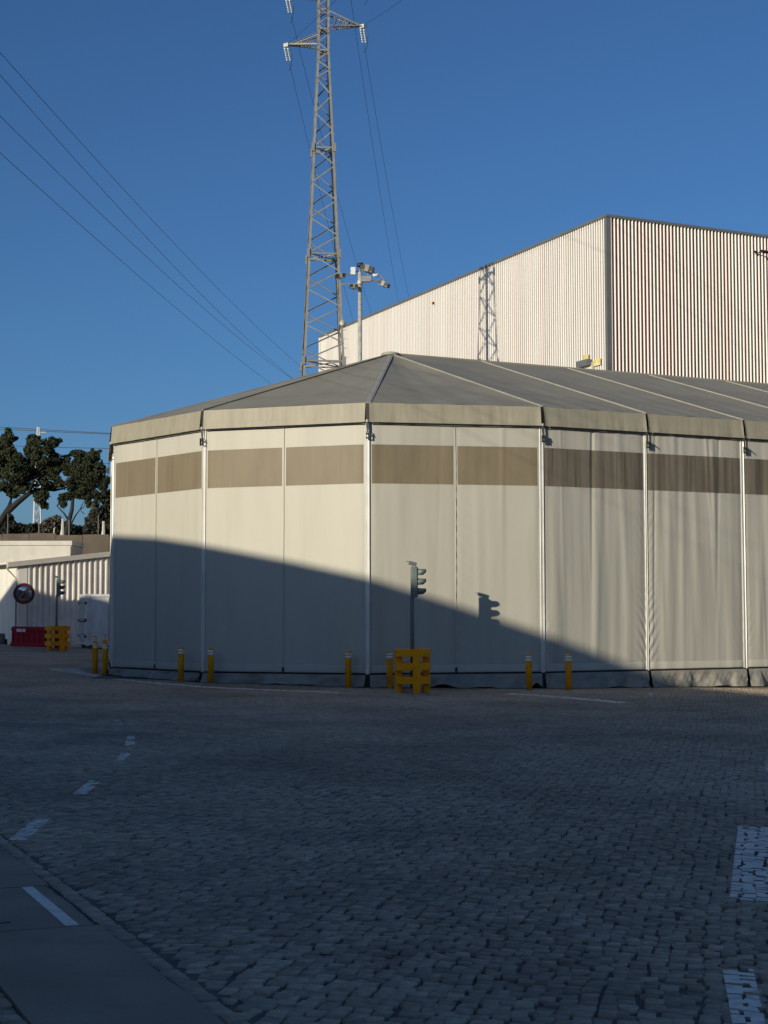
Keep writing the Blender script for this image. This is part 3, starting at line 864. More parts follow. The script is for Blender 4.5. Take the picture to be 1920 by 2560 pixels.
# ------------------------------------------------------------------ lattice power tower
TZ = 74.3
tb = at(807, 905, TZ)
TWX = float(tb[0])
tower = empty('power_pylon', (TWX, TZ, float(gz(TWX, TZ))), 'tall galvanised lattice pylon rising behind the tent roof', 'pylon')
PSI = R(6)
ZR = [float(at(807, y_, TZ)[2]) for y_ in (910, 642, 376, 130)]
def half_w(z):
    z0 = ZR[3]
    hw = .30 if z > z0 else .30 + (z0 - z) * .0445
    return hw
def leg_pt(k, z):
    a = PSI + math.pi / 4 + k * math.pi / 2
    hw = half_w(z) * math.sqrt(2)
    return np.array([TWX + hw * math.cos(a), TZ + hw * math.sin(a), z])
def angle_bar(a, b, w, inward=None):
    a = np.array(a, float); b = np.array(b, float)
    d = (b - a) / np.linalg.norm(b - a)
    ref = np.array([TWX, TZ, 0]) - (a + b) / 2 if inward is None else np.array(inward, float)
    if inward is None: ref[2] = 0
    x = ref - d * np.dot(ref, d); x /= np.linalg.norm(x) + 1e-9
    y = np.cross(d, x)
    t = w * .16
    prof = [(0, 0), (w, 0), (w, t), (t, t), (t, w), (0, w)]
    return [a + x * (p[0]) + y * (p[1] - w / 2) for p in prof], [b + x * (p[0]) + y * (p[1] - w / 2) for p in prof]
GT = float(gz(TWX, TZ))
ZTOP = 35.5
for k in range(4):
    b_ = MB()
    zs_ = [GT, 8.0, ZR[0], ZR[1], ZR[2], ZR[3], ZTOP]
    cen = lambda z: np.array([TWX, TZ, z])
    for z0, z1 in zip(zs_[:-1], zs_[1:]):
        a, b = leg_pt(k, z0), leg_pt(k, z1)
        dirv = cen(z0) - a
        t1 = np.array([math.cos(PSI + k * math.pi / 2 + math.pi), math.sin(PSI + k * math.pi / 2 + math.pi), 0])
        t2 = np.array([math.cos(PSI + k * math.pi / 2 + math.pi * 1.5), math.sin(PSI + k * math.pi / 2 + math.pi * 1.5), 0])
        w, t = .115, .018
        prof = [(0, 0), (w, 0), (w, t), (t, t), (t, w), (0, w)]
        b_.hull([a + t1 * p[0] + t2 * p[1] for p in prof], [b + t1 * p[0] + t2 * p[1] for p in prof])
    b_.build('leg', MAT['lattice'], tower)
# gusset plates and bracing
levels = []
z = ZR[0]
while z < ZR[3] - .7: levels.append(z); z += (ZR[1] - ZR[0]) / 6
lo = [ZR[0]]
z = ZR[0]
while z > 1: z -= 1.0 if z > 8 else 1.25; lo.append(max(z, GT + .1))
levels_all = sorted(set([round(v, 3) for v in lo + levels]))
dense = []
z = levels[-1]
while z < ZTOP - .4: z += .46; dense.append(z)
levels_all += dense
for fce in range(4):
    k0, k1 = fce, (fce + 1) % 4
    nvec = np.array([TWX, TZ, 0.]) - (leg_pt(k0, 10) + leg_pt(k1, 10)) / 2; nvec[2] = 0
    for j in range(len(levels_all) - 1):
        za, zb = levels_all[j], levels_all[j + 1]
        fl = (j + fce) % 2
        a = leg_pt(k0 if fl else k1, za); b = leg_pt(k1 if fl else k0, zb)
        A_, B_ = angle_bar(a, b, .062 if zb < ZR[3] else .05, nvec)
        MB().hull(A_, B_).build('brace', MAT['lattice'], tower)
    for zr in (3.9, 8.9, *ZR, ZR[3] + 1.1, ZR[3] + 2.1, ZR[3] + 3.1, ZR[3] + 4.1, ZTOP):
        A_, B_ = angle_bar(leg_pt(k0, zr), leg_pt(k1, zr), .08, nvec)
        MB().hull(A_, B_).build('ring_beam', MAT['lattice'], tower)
for zr in (*ZR, ZR[3] + 1.1):
    for k in (0, 1):
        A_, B_ = angle_bar(leg_pt(k, zr), leg_pt(k + 2, zr), .06, (math.cos(PSI), math.sin(PSI), 0))
        MB().hull(A_, B_).build('cross_brace', MAT['lattice'], tower)
for zr in ZR[:3]:
    for k in range(4):
        p = leg_pt(k, zr)
        MB().box(p, (.15, .15, .42), PSI).build('splice_plate', MAT['lattice'], tower)
# climb guard / cable box on the right leg, step bolts
p = leg_pt(0, 16.4); p1 = leg_pt(3, 16.2)
MB().lathe(p1 + np.array([0, -.12, 0]), [(.0, -.18), (.16, -.15), (.17, .15), (.0, .2)], 10, (0, 1, 0)).build('cable_clamp', MAT['zinc'], tower, True)
b_ = MB()
for j in range(46):
    zz = 6 + j * .45
    p = leg_pt(3, zz) ; b_.tube([p, p + np.array([.16, -.02, 0])], .012, 4)
b_.build('step_bolts', MAT['lattice'], tower)['kind'] = 'stuff'
p1 = leg_pt(3, 15.0)
# cross arms: (side, tip pixel, root z low, root z high)
ARMS = [(-1, (716, 113), -.10, .50), (1, (906, 66), -.08, .72), (-1, (720, -8), -.10, .60), (1, (906, -52), -.08, .70)]
tips = []
for sgn, (tx_, ty_), zl, zh in ARMS:
    tip = at(tx_, ty_, TZ)
    zl, zh = float(tip[2]) + zl, float(tip[2]) + zh
    tips.append(tip)
    ks = (1, 2) if sgn < 0 else (0, 3)
    ax = np.array([sgn, 0, 0.])
    arm = MB()
    for k in ks:
        for zr in (zl, zh):
            a = leg_pt(k, zr)
            A_, B_ = angle_bar(a, tip + np.array([0, (.05 if a[1] > TZ else -.05), 0]), .075, (0, 0, 1.0) if zr == zl else (0, 0, -1.0))
            arm.hull(A_, B_)
    ar = arm.build('cross_arm', MAT['lattice'], tower)
    lac = MB()
    for s_ in np.linspace(.12, .88, 7):
        pl = [leg_pt(k, zl) * (1 - s_) + tip * s_ for k in ks]
        ph = [leg_pt(k, zh) * (1 - s_) + tip * s_ for k in ks]
        s2 = min(1, s_ + .12)
        pl2 = [leg_pt(k, zl) * (1 - s2) + tip * s2 for k in ks]
        ph2 = [leg_pt(k, zh) * (1 - s2) + tip * s2 for k in ks]
        for m in (0, 1):
            if s_ < .7:
                lac.tube([pl[m], ph2[m]], .022, 4); 
                if abs(s_ - .5) < .1: lac.tube([pl[m], ph[m]], .025, 4)
        lac.tube([pl[0], pl2[1]], .02, 4); lac.tube([pl[1], pl2[0]], .02, 4)
    lac.build('lacing', MAT['lattice'], ar)
    MB().box(tip, (.26, .14, .18), R(-30)).build('tip_plate', MAT['zinc'], ar)
    # two insulator strings towards the far span
    for dxx in (-.09, .07):
        dn = np.array([.10, .55, -.46 if sgn < 0 else -.50])
        pr = []
        st0 = tip + np.array([dxx, .05, -.12])
        b_ = MB(); b_.tube([tip + np.array([dxx * .5, 0, -.05]), st0], .02, 5)
        ndisc = 6
        L_ = np.linalg.norm(dn)
        for q_ in range(ndisc):
            pr += [(.038, L_ * (q_ + .05) / ndisc), (.052, L_ * (q_ + .30) / ndisc), (.050, L_ * (q_ + .72) / ndisc), (.040, L_ * (q_ + .90) / ndisc)]
        b_.lathe(st0, pr, 10, tuple(dn / L_))
        b_.build('insulator', MAT['glass_ins'], ar, True)
    b_ = MB()
    q0 = tip + np.array([.0, .6, -.70])
    b_.tube([tip + np.array([.2, -.2, .0]), tip + np.array([.28, -.1, -.5]), tip + np.array([.22, .3, -1.0]), tip + np.array([.08, .75, -1.05])], .014, 5)
    b_.build('jumper_wire', MAT['wire'], ar)

def wire(pts, r, label, group=None):
    p0 = pts[0]
    o = MB().tube(pts, r, 5, False).build('overhead_wire', MAT['wire'], None, True, p0)
    tag(o, label, 'cable', group)
def cat(a, b, sag, n_=28):
    a = np.array(a, float); b = np.array(b, float)
    t = np.linspace(0, 1, n_)[:, None]
    p = a + (b - a) * t
    p[:, 2] -= (sag * 4 * t * (1 - t))[:, 0]
    return p
# span going away over the warehouse
ends = [((905, 860), 'lower left arm'), ((1028, 755), 'right arm'), ((935, 790), 'upper left arm'), ((1000, 760), 'topmost right arm')]
starts = [tips[0] + np.array([.12, .65, -.72]), tips[1] + np.array([.10, .65, -.75]), tips[2] + np.array([.12, .65, -.72]), tips[3] + np.array([-.6, .65, -.75])]
for (px, nm), s0 in zip(ends, starts):
    e_ = at(px[0], px[1], 150.0)
    wire(cat(s0, e_ + (e_ - s0) * .25, 1.0), .011, 'thin power cable running from the pylon\'s %s down behind the warehouse' % nm, 'cables of the pylon')
# span coming over the camera
for tp, (px, py), nm in ((tips[0], (800, 25), 'lower left arm'), (tips[1], (985, 2), 'right arm'), (tips[2], (800, -90), 'upper left arm')):
    e_ = at(px, py, 60.0)
    dirn = (e_ - tp)
    wire(cat(tp + np.array([.1, -.1, .05]), tp + dirn * 3.2, .25), .010, 'power cable rising from the pylon\'s %s towards the upper right' % nm, 'cables of the pylon')
# separate line crossing the sky at the left
for (xa, ya), (xm, ym), (xb, yb), nm in (((0, 131), (374, 544), (750, 915), 'topmost'), ((0, 187), (362, 590), (731, 946), 'second'), ((0, 290), (360, 637), (726, 944), 'third'), ((0, 382), (340, 684), (679, 961), 'lowest')):
    a, m_, b = at(xa, ya, 30.0), None, at(xb, yb, 72.0)
    tt = (xm / xb)
    pts = []
    # perspective-correct parameter: straight in plan, quadratic sag fitted through the middle pixel
    rm = ray(xm, ym)
    best = min(np.linspace(.02, .98, 400), key=lambda s_: abs((a + (b - a) * s_)[0] / (a + (b - a) * s_)[1] - rm[0] / rm[1]))
    pm = a + (b - a) * best
    zm = rm[2] * pm[1] / rm[1] + EYE
    sag = (pm[2] - zm) / (4 * best * (1 - best))
    t_ = np.linspace(-.25, 1.25, 50)[:, None]
    p = a + (b - a) * t_
    p[:, 2] -= (sag * 4 * t_ * (1 - t_))[:, 0]
    wire(p, .0072, '%s of four thin power cables slanting across the sky left of the pylon' % nm, 'cables left of the pylon')

# ------------------------------------------------------------------ floodlight mast
MZ = 70.0
mb_ = at(900, 905, MZ)
mast = empty('floodlight_mast', (mb_[0], MZ, float(gz(mb_[0], MZ))), 'round steel mast carrying floodlights and a camera behind the tent', 'mast')
X0, zt = float(mb_[0]), float(at(900, 708, MZ)[2])
MB().tube([(X0, MZ, float(gz(X0, MZ))), (X0, MZ, 8), (X0, MZ, zt)], [.125, .105, .092], 16, True).build('pole', MAT['zinc'], mast, True)
b_ = MB().lathe((X0, MZ, zt + .02), [(.12, -.1), (.14, -.05), (.14, .08), (.1, .12), (.1, .5), (0, .5)], 12)
b_.build('collar', MAT['zinc'], mast, True)
b_ = MB().tube([(X0 - 1.05, MZ - .2, zt + .34), (X0 - .1, MZ, zt + .55)], .03, 6).tube([(X0 - .9, MZ + .3, zt + .02), (X0, MZ, zt - .02)], .03, 6)
b_.tube([(X0 + .1, MZ - .1, zt + .08), (X0 + .95, MZ - .1, zt + .12)], .03, 6).tube([(X0 + .3, MZ - .1, zt + .45), (X0 + .95, MZ - .15, zt + .36), (X0 + 1.15, MZ - .2, zt + .1)], .035, 6)
b_.tube([(X0, MZ, zt + .4), (X0, MZ, zt + .85)], .04, 6).tube([(X0 + .38, MZ - .1, zt + .1), (X0 + .38, MZ - .1, zt + .75)], .025, 6)
b_.build('bracket', MAT['lattice'], mast)
def flood(c, d, tilt, rz):
    m = Matrix.Rotation(R(tilt), 3, 'Y')
    o = MB().box(c, d, rz, m).build('floodlight', MAT['black'], mast)
    c2 = Vector(c) + Matrix.Rotation(rz, 3, 'Z') @ (m @ Vector((0, 0, -d[2] / 2 - .006)))
    MB().box(c2, (d[0] * .85, d[1] * .85, .012), rz, m).build('lamp_glass', MAT['plate'], o)
    for s_ in (-1, 1):
        c3 = Vector(c) + Matrix.Rotation(rz, 3, 'Z') @ (m @ Vector((0, s_ * d[1] * .53, 0)))
        MB().box(c3, (d[0] * .3, .02, d[2] * 1.4), rz, m).build('yoke', MAT['lattice'], o)
flood((X0 + 1.12, MZ - .25, zt - .10), (.52, .38, .17), 22, R(-15))
flood((X0 - .28, MZ - .3, zt - .22), (.36, .34, .15), 4, R(5))
flood((X0 - .92, MZ - .1, zt + .32), (.44, .36, .16), -8, R(12))
flood((X0 + .35, MZ - .28, zt + .62), (.62, .34, .22), 12, R(-8))
MB().box((X0 + .28, MZ - .1, zt + .17), (.48, .2, .26)).build('control_box', MAT['lattice'], mast)
MB().box((X0 - .32, MZ - .1, zt + .55), (.22, .2, .34)).build('control_box', MAT['plate'], mast)
MB().lathe((X0 + .02, MZ - .15, zt + .84), [(.0, -.16), (.1, -.14), (.1, .1), (.06, .14), (0, .14)], 10, (1, 0, .1)).build('camera_housing', MAT['black'], mast, True)
MB().lathe((X0 + .74, MZ - .15, zt + .36), [(.0, -.14), (.09, -.13), (.1, .1), (0, .13)], 10, (1, -.2, 0)).build('camera_housing', MAT['plate'], mast, True)

# ------------------------------------------------------------------ bollards
def bollard(label):
    o = empty('bollard', (0, 0, 0), label, 'bollard', 'yellow bollards round the tent')
    MB().lathe((0, 0, 0), [(.088, -.02), (.088, .80), (.088, .985), (.080, 1.012), (.055, 1.028), (0, 1.032)], 20).build('post', MAT['yellow'], o, True)
    for z0 in (.845, .925):
        MB().lathe((0, 0, 0), [(.0895, z0), (.0915, z0 + .004), (.0915, z0 + .048), (.0895, z0 + .052)], 20).build('reflective_band', MAT['white'], o, True)
    MB().lathe((0, 0, 0), [(.094, .982), (.094, .995), (.082, 1.016), (.05, 1.034), (0, 1.037)], 20).build('cap', MAT['yellow'], o, True)
    return o
BOL = [((238, 1684), 'yellow bollard, left one of the front pair at the tent\'s left end'),
       ((263, 1687), 'yellow bollard right beside the tent\'s leftmost corner post'),
       ((452.5, 1703.5), 'yellow bollard standing a little left of the tent\'s second post'),
       ((525.8, 1707.5), 'yellow bollard just right of the tent\'s second post'),
       ((871, 1719), 'yellow bollard alone left of the tent\'s central corner post'),
       ((974.5, 1721), 'yellow bollard touching the left side of the yellow block base'),
       ((1323, 1725), 'yellow bollard left of the post where the straight tent side begins'),
       ((1422, 1725), 'rightmost yellow bollard before the tent')]
proto = None
for k, (px, lb) in enumerate(BOL):
    g = onground(*px)
    if k > 1:                                   # keep clear of the tent skirt
        while in_poly(np.array([g[0]]), np.array([g[1]]), TENT_POLY, .32)[0]:
            g[:2] *= .998; g[2] = float(gz(g[0], g[1]))
    if proto is None:
        proto = bollard(lb); proto.location = [float(v) for v in g]
    else:
        cb = copy_tree(proto, g, random.uniform(0, 6), lb)
        cb.rotation_euler = (R(random.uniform(-1.3, 1.3)), R(random.uniform(-1.3, 1.3)), cb.rotation_euler[2])
        cb.scale = (1, 1, random.uniform(.98, 1.02))
for px, top_y, lb in ((237, 1590, 'yellow bollard half hidden behind the left one of the front pair'), (262, 1587, 'yellow bollard half hidden behind the one at the leftmost corner post')):
    # farther pair: find the depth at which a 1.03 m post reaches that pixel
    best = min(np.linspace(46, 70, 200), key=lambda Y: abs(at(px, top_y, Y)[2] - 1.035 - float(gz(at(px, top_y, Y)[0], Y))))
    p = at(px, top_y, best)
    copy_tree(proto, (p[0], p[1], float(gz(p[0], p[1]))), .4, lb)

# ------------------------------------------------------------------ signal heads on yellow block bases
def block_base(label):
    o = empty('barrier_base', (0, 0, 0), label, 'barrier base', 'yellow block bases of the signals')
    S_, H_ = .92, 1.17
    for zc in (.34, .70, 1.06):
        hh = .20
        b_ = MB(); hs = S_ / 2
        outer = [(-hs, -hs), (hs, -hs), (hs, hs), (-hs, hs)]
        for (cx_, cy_, dx_, dy_) in ((0, -hs + .09, S_, .18), (0, hs - .09, S_, .18), (-hs + .09, 0, .18, S_ - .362), (hs - .09, 0, .18, S_ - .362)):
            b_.bbox((cx_, cy_, zc), (dx_, dy_, hh), 0, .018)
        b_.build('ring', MAT['yellow2'], o)
    for (px_, py_) in ((.09, -S_ / 2 + .088), (.09, S_ / 2 - .088), (-S_ / 2 + .088, 0), (S_ / 2 - .088, 0)):
        front = abs(py_) > .2
        MB().bbox((px_ * (1 if front else 1), py_, H_ / 2), (.205 if front else .19, .19 if front else .205, H_ + .004), 0, .015).build('upright', MAT['yellow2'], o)
    MB().box((0, 0, .06), (.5, .5, .12)).build('ballast', MAT['concrete'], o)
    return o
def signal(label):
    o = empty('traffic_light', (0, 0, 0), label, 'traffic light', 'signals on yellow bases')
    MB().lathe((0, 0, 0), [(.056, .12), (.056, 2.66), (.05, 2.68), (0, 2.68)], 14).build('pole', MAT['signal'], o, True)
    hd = MB().bbox((.055, 0, 3.02), (.185, .24, .83), 0, .035).build('housing', MAT['signal'], o)
    for zc in (3.28, 3.02, 2.76):
        v = MB()
        n_ = 14; r0, r1, x0, x1 = .100, .088, .148, .375
        ring = []
        pts = []; fs = []
        for j in range(n_ + 1):
            t = R(-52) + R(284) * j / n_           # open at the bottom
            cy_, cz_ = math.cos(t), math.sin(t)
            drop = x1 - (.11 if cz_ < 0 else .0) * (-cz_ if cz_ < 0 else 0)
            pts += [(x0, r0 * cy_, zc + r0 * cz_), (drop, r1 * cy_, zc + r1 * cz_), (drop, (r1 - .006) * cy_, zc + (r1 - .006) * cz_), (x0, (r0 - .006) * cy_, zc + (r0 - .006) * cz_)]
        for j in range(n_):
            for q_ in range(4):
                fs.append((j * 4 + q_, j * 4 + (q_ + 1) % 4, j * 4 + 4 + (q_ + 1) % 4, j * 4 + 4 + q_))
        v.add(pts, fs)
        vo = v.build('visor', MAT['signal_dark'] if zc < 3.2 else MAT['signal'], o, True)
        MB().lathe((.145, 0, zc), [(.095, .0), (.09, .012), (.05, .028), (0, .034)], 16, (1, 0, 0)).build('lens', MAT['lens'], vo, True)
    b_ = MB().tube([(.0, 0, 3.43), (.01, 0, 3.475)], .014, 6)
    b_.box((.015, 0, 3.515), (.21, .10, .10), 0, Matrix.Rotation(R(14), 3, 'Y'))
    b_.box((-.035, 0, 3.548), (.26, .11, .012), 0, Matrix.Rotation(R(14), 3, 'Y'))
    b_.build('camera', MAT['signal_dark'], o)
    return o
nb = at(1034, 1724, 40.8)
nb_g = float(gz(nb[0], nb[1]))
bb = block_base('yellow plastic block base holding the signal before the tent\'s middle facets'); bb.location = (nb[0] - .03, nb[1], nb_g); bb.rotation_euler = (0, 0, R(2))
sg = signal('grey three-lens signal facing right on a thin pole before the tent'); sg.location = (nb[0] - .03, nb[1], nb_g - .06); sg.rotation_euler = (0, 0, R(4))
fb = at(143, 1620, 71.5)
fg = float(gz(fb[0], fb[1]))
copy_tree(bb, (fb[0], fb[1], fg), R(32), 'yellow plastic block base beside the red barrier in the background')
copy_tree(sg, (fb[0] - .05, fb[1] + .02, fg - .05), R(14), 'distant signal on a thin pole in front of the ribbed shed')

# ------------------------------------------------------------------ background on the left
# red plastic barrier
rb_l, rb_r = onground(34, 1614), None
RBZ = 76.0
p0 = at(33, 1613, RBZ); p1 = at(122, 1617, RBZ - 3.0)
g0 = float(gz(p0[0], p0[1]))
rbar = empty('plastic_barrier', ((p0[0] + p1[0]) / 2, (p0[1] + p1[1]) / 2, g0), 'red plastic road barrier with two white plates beside the yellow base', 'barrier')
e = (p1 - p0)[:2]; Lb = math.hypot(*e); e = e / Lb; nb2 = np.array([e[1], -e[0]]); ab = math.atan2(e[1], e[0])
def rpt(s_, o_, z): q = p0[:2] + e * s_ + nb2 * o_; return (q[0], q[1], g0 + z)
b_ = MB()
prof = [(.17, .06), (.19, .12), (.19, .24), (.12, .28), (.11, .82), (.15, .86), (.15, .96), (.08, 1.04), (-.08, 1.04), (-.15, .96), (-.15, .86), (-.11, .82), (-.12, .28), (-.19, .24), (-.19, .12), (-.17, .06)]
ks = np.linspace(0, Lb, 9)
for a, c in ((0.05, Lb - .05),):
    b_.hull([rpt(a, o_, z) for o_, z in prof], [rpt(c, o_, z) for o_, z in prof])
body = b_.build('body', MAT['red'], rbar)
for s_ in np.linspace(.22, Lb - .2, 7):
    b_ = MB().hull([rpt(s_ - .045, .10, .27), rpt(s_ + .045, .10, .27), rpt(s_ + .045, .155, .27), rpt(s_ - .045, .155, .27)], [rpt(s_ - .045, .10, .83), rpt(s_ + .045, .10, .83), rpt(s_ + .045, .148, .83), rpt(s_ - .045, .148, .83)])
    b_.build('rib', MAT['red'], body)
for zz in (.2, .52, .84):
    c = rpt(.0, 0, zz); MB().lathe(c, [(.06, -.07), (.06, .07)], 8).build('hinge_knuckle', MAT['red'], rbar)
for a, c in ((.72, 1.28), (1.36, 1.70)):
    MB().hull([rpt(a, .168, .78), rpt(c, .168, .78), rpt(c, .176, .78), rpt(a, .176, .78)], [rpt(a, .168, .93), rpt(c, .168, .93), rpt(c, .176, .93), rpt(a, .176, .93)]).build('reflective_plate', MAT['plate'], rbar)

# storage container
CZ = 75.0
cc0 = at(217, 1486, CZ); ctop = float(cc0[2])
cg = float(gz(cc0[0], CZ)) + .16
cs = np.array([.945, .327]); ce = np.array([-.327, .945])
cont = empty('storage_container', (cc0[0], CZ, cg), 'white steel storage container half hidden behind the tent', 'container')
C0 = cc0[:2]
def cp(a, b): q = C0 + cs * a + ce * b; return (q[0], q[1])
CL, CW = 6.06, 2.44
MB().prism([cp(.04, .04), cp(CL - .04, .04), cp(CL - .04, CW - .04), cp(.04, CW - .04)], cg + .12, ctop - .06).build('body', MAT['box_white'], cont)
for (a, b) in ((0.06, .06), (CL - .06, .06), (CL - .06, CW - .06), (.06, CW - .06)):
    q = cp(a, b); MB().box((q[0], q[1], (cg + ctop) / 2), (.15, .15, ctop - cg - .1), math.atan2(cs[1], cs[0])).build('corner_post', MAT['box_white'], cont)
    for zz in (cg + .06, ctop - .04): MB().box((q[0], q[1], zz), (.19, .19, .12), math.atan2(cs[1], cs[0])).build('corner_casting', MAT['box_white'], cont)
ang = math.atan2(cs[1], cs[0])
for zz in (cg + .1, ctop - .05):
    q = cp(CL / 2, .02); MB().box((q[0], q[1], zz), (CL - .2, .1, .13), ang).build('rail', MAT['box_white'], cont)
    q = cp(.02, CW / 2); MB().box((q[0], q[1], zz), (.1, CW - .2, .13), ang).build('rail', MAT['box_white'], cont)
b_ = MB()
for a in np.arange(2.6, CL - .2, .28):
    q = cp(a, .03); b_.box((q[0], q[1], (cg + ctop) / 2), (.11, .07, ctop - cg - .34), ang)
b_.build('side_corrugation', MAT['box_white'], cont)['kind'] = 'stuff'
for k in (0, 1):
    q = cp(-.005, CW * (.27 + .46 * k))
    dd_ = MB().box((q[0], q[1], (cg + ctop) / 2), (.05, CW * .44, ctop - cg - .36), ang).build('end_door', MAT['box_white'], cont)
    for s_ in (.12, .34):
        q2 = cp(-.06, CW * (.05 + .46 * k) + CW * s_)
        MB().tube([(q2[0], q2[1], cg + .2), (q2[0], q2[1], ctop - .16)], .022, 6).build('locking_bar', MAT['zinc'], dd_)
        MB().box((q2[0], q2[1], cg + 1.2), (.06, .34, .06), ang).build('bar_handle', MAT['black'], dd_)
    for zz in (.55, 1.32, 2.12):
        q4 = cp(-.035, CW * (.27 + .46 * k)); MB().box((q4[0], q4[1], cg + zz), (.012, CW * .43, .045), ang).build('door_groove', MAT['trim'], dd_)
    for zz in (.45, 1.25, 2.1):
        q3 = cp(-.04, CW * (.03 if k == 0 else .97)); MB().box((q3[0], q3[1], cg + zz), (.09, .18, .12), ang).build('hinge', MAT['black'], dd_)
q = cp(1.72, -.005)
pd = MB().box((q[0], q[1], cg + 1.22), (1.15, .06, 2.1), ang).build('side_door', MAT['box_white'], cont)
for zz in (.5, .92, 1.35, 1.9):
    q2 = cp(1.72, -.037); MB().box((q2[0], q2[1], cg + zz), (1.12, .014, .05), ang).build('door_groove', MAT['black'], pd)
for a in (1.12, 2.32):
    q2 = cp(a, -.03); MB().box((q2[0], q2[1], cg + 1.25), (.06, .07, 2.22), ang).build('door_frame', MAT['trim'], pd)
q2 = cp(1.72, -.03); MB().box((q2[0], q2[1], cg + 2.33), (1.26, .07, .06), ang).build('door_frame', MAT['trim'], pd)
q2 = cp(1.98, -.055); MB().box((q2[0], q2[1], cg + 1.42), (.3, .03, .34), ang).build('lock_box', MAT['trim'], pd)
for a, b in ((.3, .3), (1.3, .2), (CL - .4, .3), (.3, CW - .3)):
    q = cp(a, b); MB().box((q[0], q[1], cg - .06), (.45, .3, .20), ang).build('support_block', MAT['trim'], cont)

# ribbed shed with a rising roof edge, rendered annex at its left
SZ = 80.0
SC = at(45, 1500, SZ)[:2]
SR = np.array([.868, .497]); SL = np.array([-.497, .868])          # along the ribbed wall, along the gable wall
SRN = np.array([.497, -.868]); SLN = np.array([-.868, -.497])      # their outward normals
def hit(px, py, D, Nn):
    r_ = ray(px, py)
    t = np.dot(SC, Nn) / np.dot(r_[:2], Nn)
    p = r_ * t
    return np.array([p[0], p[1], p[2] + EYE]), float(np.dot(p[:2] - SC, D))
shed = empty('ribbed_shed', (*SC, 0), 'cream shed with ribbed metal side and bright rendered gable wall behind the container', 'shed')
(pa, ta), (pb, tb2) = hit(46, 1403, SR, SRN), hit(272, 1379, SR, SRN)
def eave_z(t): return float(pa[2] + (pb[2] - pa[2]) * (t - ta) / (tb2 - ta))
gs, TL = -.2, 11.0
def sp(t, o, z): q = SC + SR * t + SRN * o; return (q[0], q[1], z)
def sq(t, o, z): q = SC + SL * t + SLN * o; return (q[0], q[1], z)
MB().add([sp(0, 0, gs), sp(TL, 0, gs), sp(TL, 0, eave_z(TL) - .1), sp(0, 0, eave_z(0) - .1)], [(0, 1, 2, 3)]).build('side_wall', MAT['shed'], shed)
t = .52
while t < TL - .2:
    q = [(t, -.002), (t + .015, .085), (t + .085, .085), (t + .10, -.002)]
    MB().hull([sp(a_, o_, gs) for a_, o_ in q], [sp(a_, o_, eave_z(a_) - .27) for a_, o_ in q]).build('wall_rib', MAT['shed'], shed)
    t += .305
MB().hull([sp(a_, o_, gs) for a_, o_ in ((-.03, -.03), (-.03, .07), (.46, .07), (.46, -.002))], [sp(a_, o_, eave_z(0) - .27) for a_, o_ in ((-.03, -.03), (-.03, .07), (.46, .07), (.46, -.002))]).build('corner_pilaster', MAT['render_w'], shed)
MB().hull([sp(-.62, o_, eave_z(-.6) + z_) for o_, z_ in ((.10, -.26), (.26, -.26), (.26, .0), (.10, .0))], [sp(TL, o_, eave_z(TL) + z_) for o_, z_ in ((.10, -.28), (.26, -.28), (.26, .0), (.10, .0))]).build('fascia', MAT['shed_trim'], shed)
gw = MB().add([sq(0, 0, gs), sq(12, 0, gs), sq(12, 0, eave_z(0) - .05), sq(0, 0, eave_z(0) - .05)], [(0, 1, 2, 3)]).build('gable_wall', MAT['render_w'], shed)
rq = [sp(-.6, .098, eave_z(-.6) - .12), sp(TL, .098, eave_z(TL) - .12), sp(TL, -12, eave_z(TL) - .12), sp(-.6, -12, eave_z(-.6) - .12)]
MB().hull(rq, [(p_[0], p_[1], p_[2] + .1) for p_ in rq]).build('roof', MAT['shed_trim'], shed)
MB().tube([sq(-.15, .62, eave_z(-.6) - .05), sq(11, .62, eave_z(-.6) - .05)], .075, 10).build('gutter', MAT['render_w'], shed)
MB().tube([sq(.0, .60, eave_z(-.6) - .06), sq(.0, .60, eave_z(-.6) - .35), sq(.12, .07, eave_z(-.6) - .85), sq(.12, .06, gs + .2)], .042, 8).build('downpipe', MAT['shed_trim'], shed)

# convex mirror on a post
mp = at(60, 1484, 78.6)
mirror = empty('traffic_mirror', (mp[0] - .35, 78.6, float(gz(mp[0], 79))), 'round convex traffic mirror with dark red rim before the shed', 'mirror')
maxis = Vector((.28, -1, -.16)).normalized()
rr = .49
prof = [(rr * math.sin(t) / math.sin(R(38)), .12 - (1 - math.cos(t)) * .55 + .0) for t in [R(38 * k / 8) for k in range(8, -1, -1)]]
MB().lathe(mp, [(rr, -.05)] + [(max(a, .001), b - .03) for a, b in prof], 36, maxis).build('mirror_glass', MAT['mirror'], mirror, True)
MB().lathe(mp, [(rr - .01, -.07), (rr + .055, -.06), (rr + .06, .0), (rr + .01, .03), (rr - .02, .02)], 36, maxis).build('rim', MAT['mirror_rim'], mirror, True)
pm = np.array([float(at(40, 1500, 78.8)[0]), 78.8])
b_ = MB().tube([(*pm, float(gz(*pm))), (*pm, mp[2] + .3)], .04, 8)
b_.tube([(*pm, mp[2]), (mp[0], mp[1] + .1, mp[2])], .03, 6)
b_.build('post', MAT['trim'], mirror)
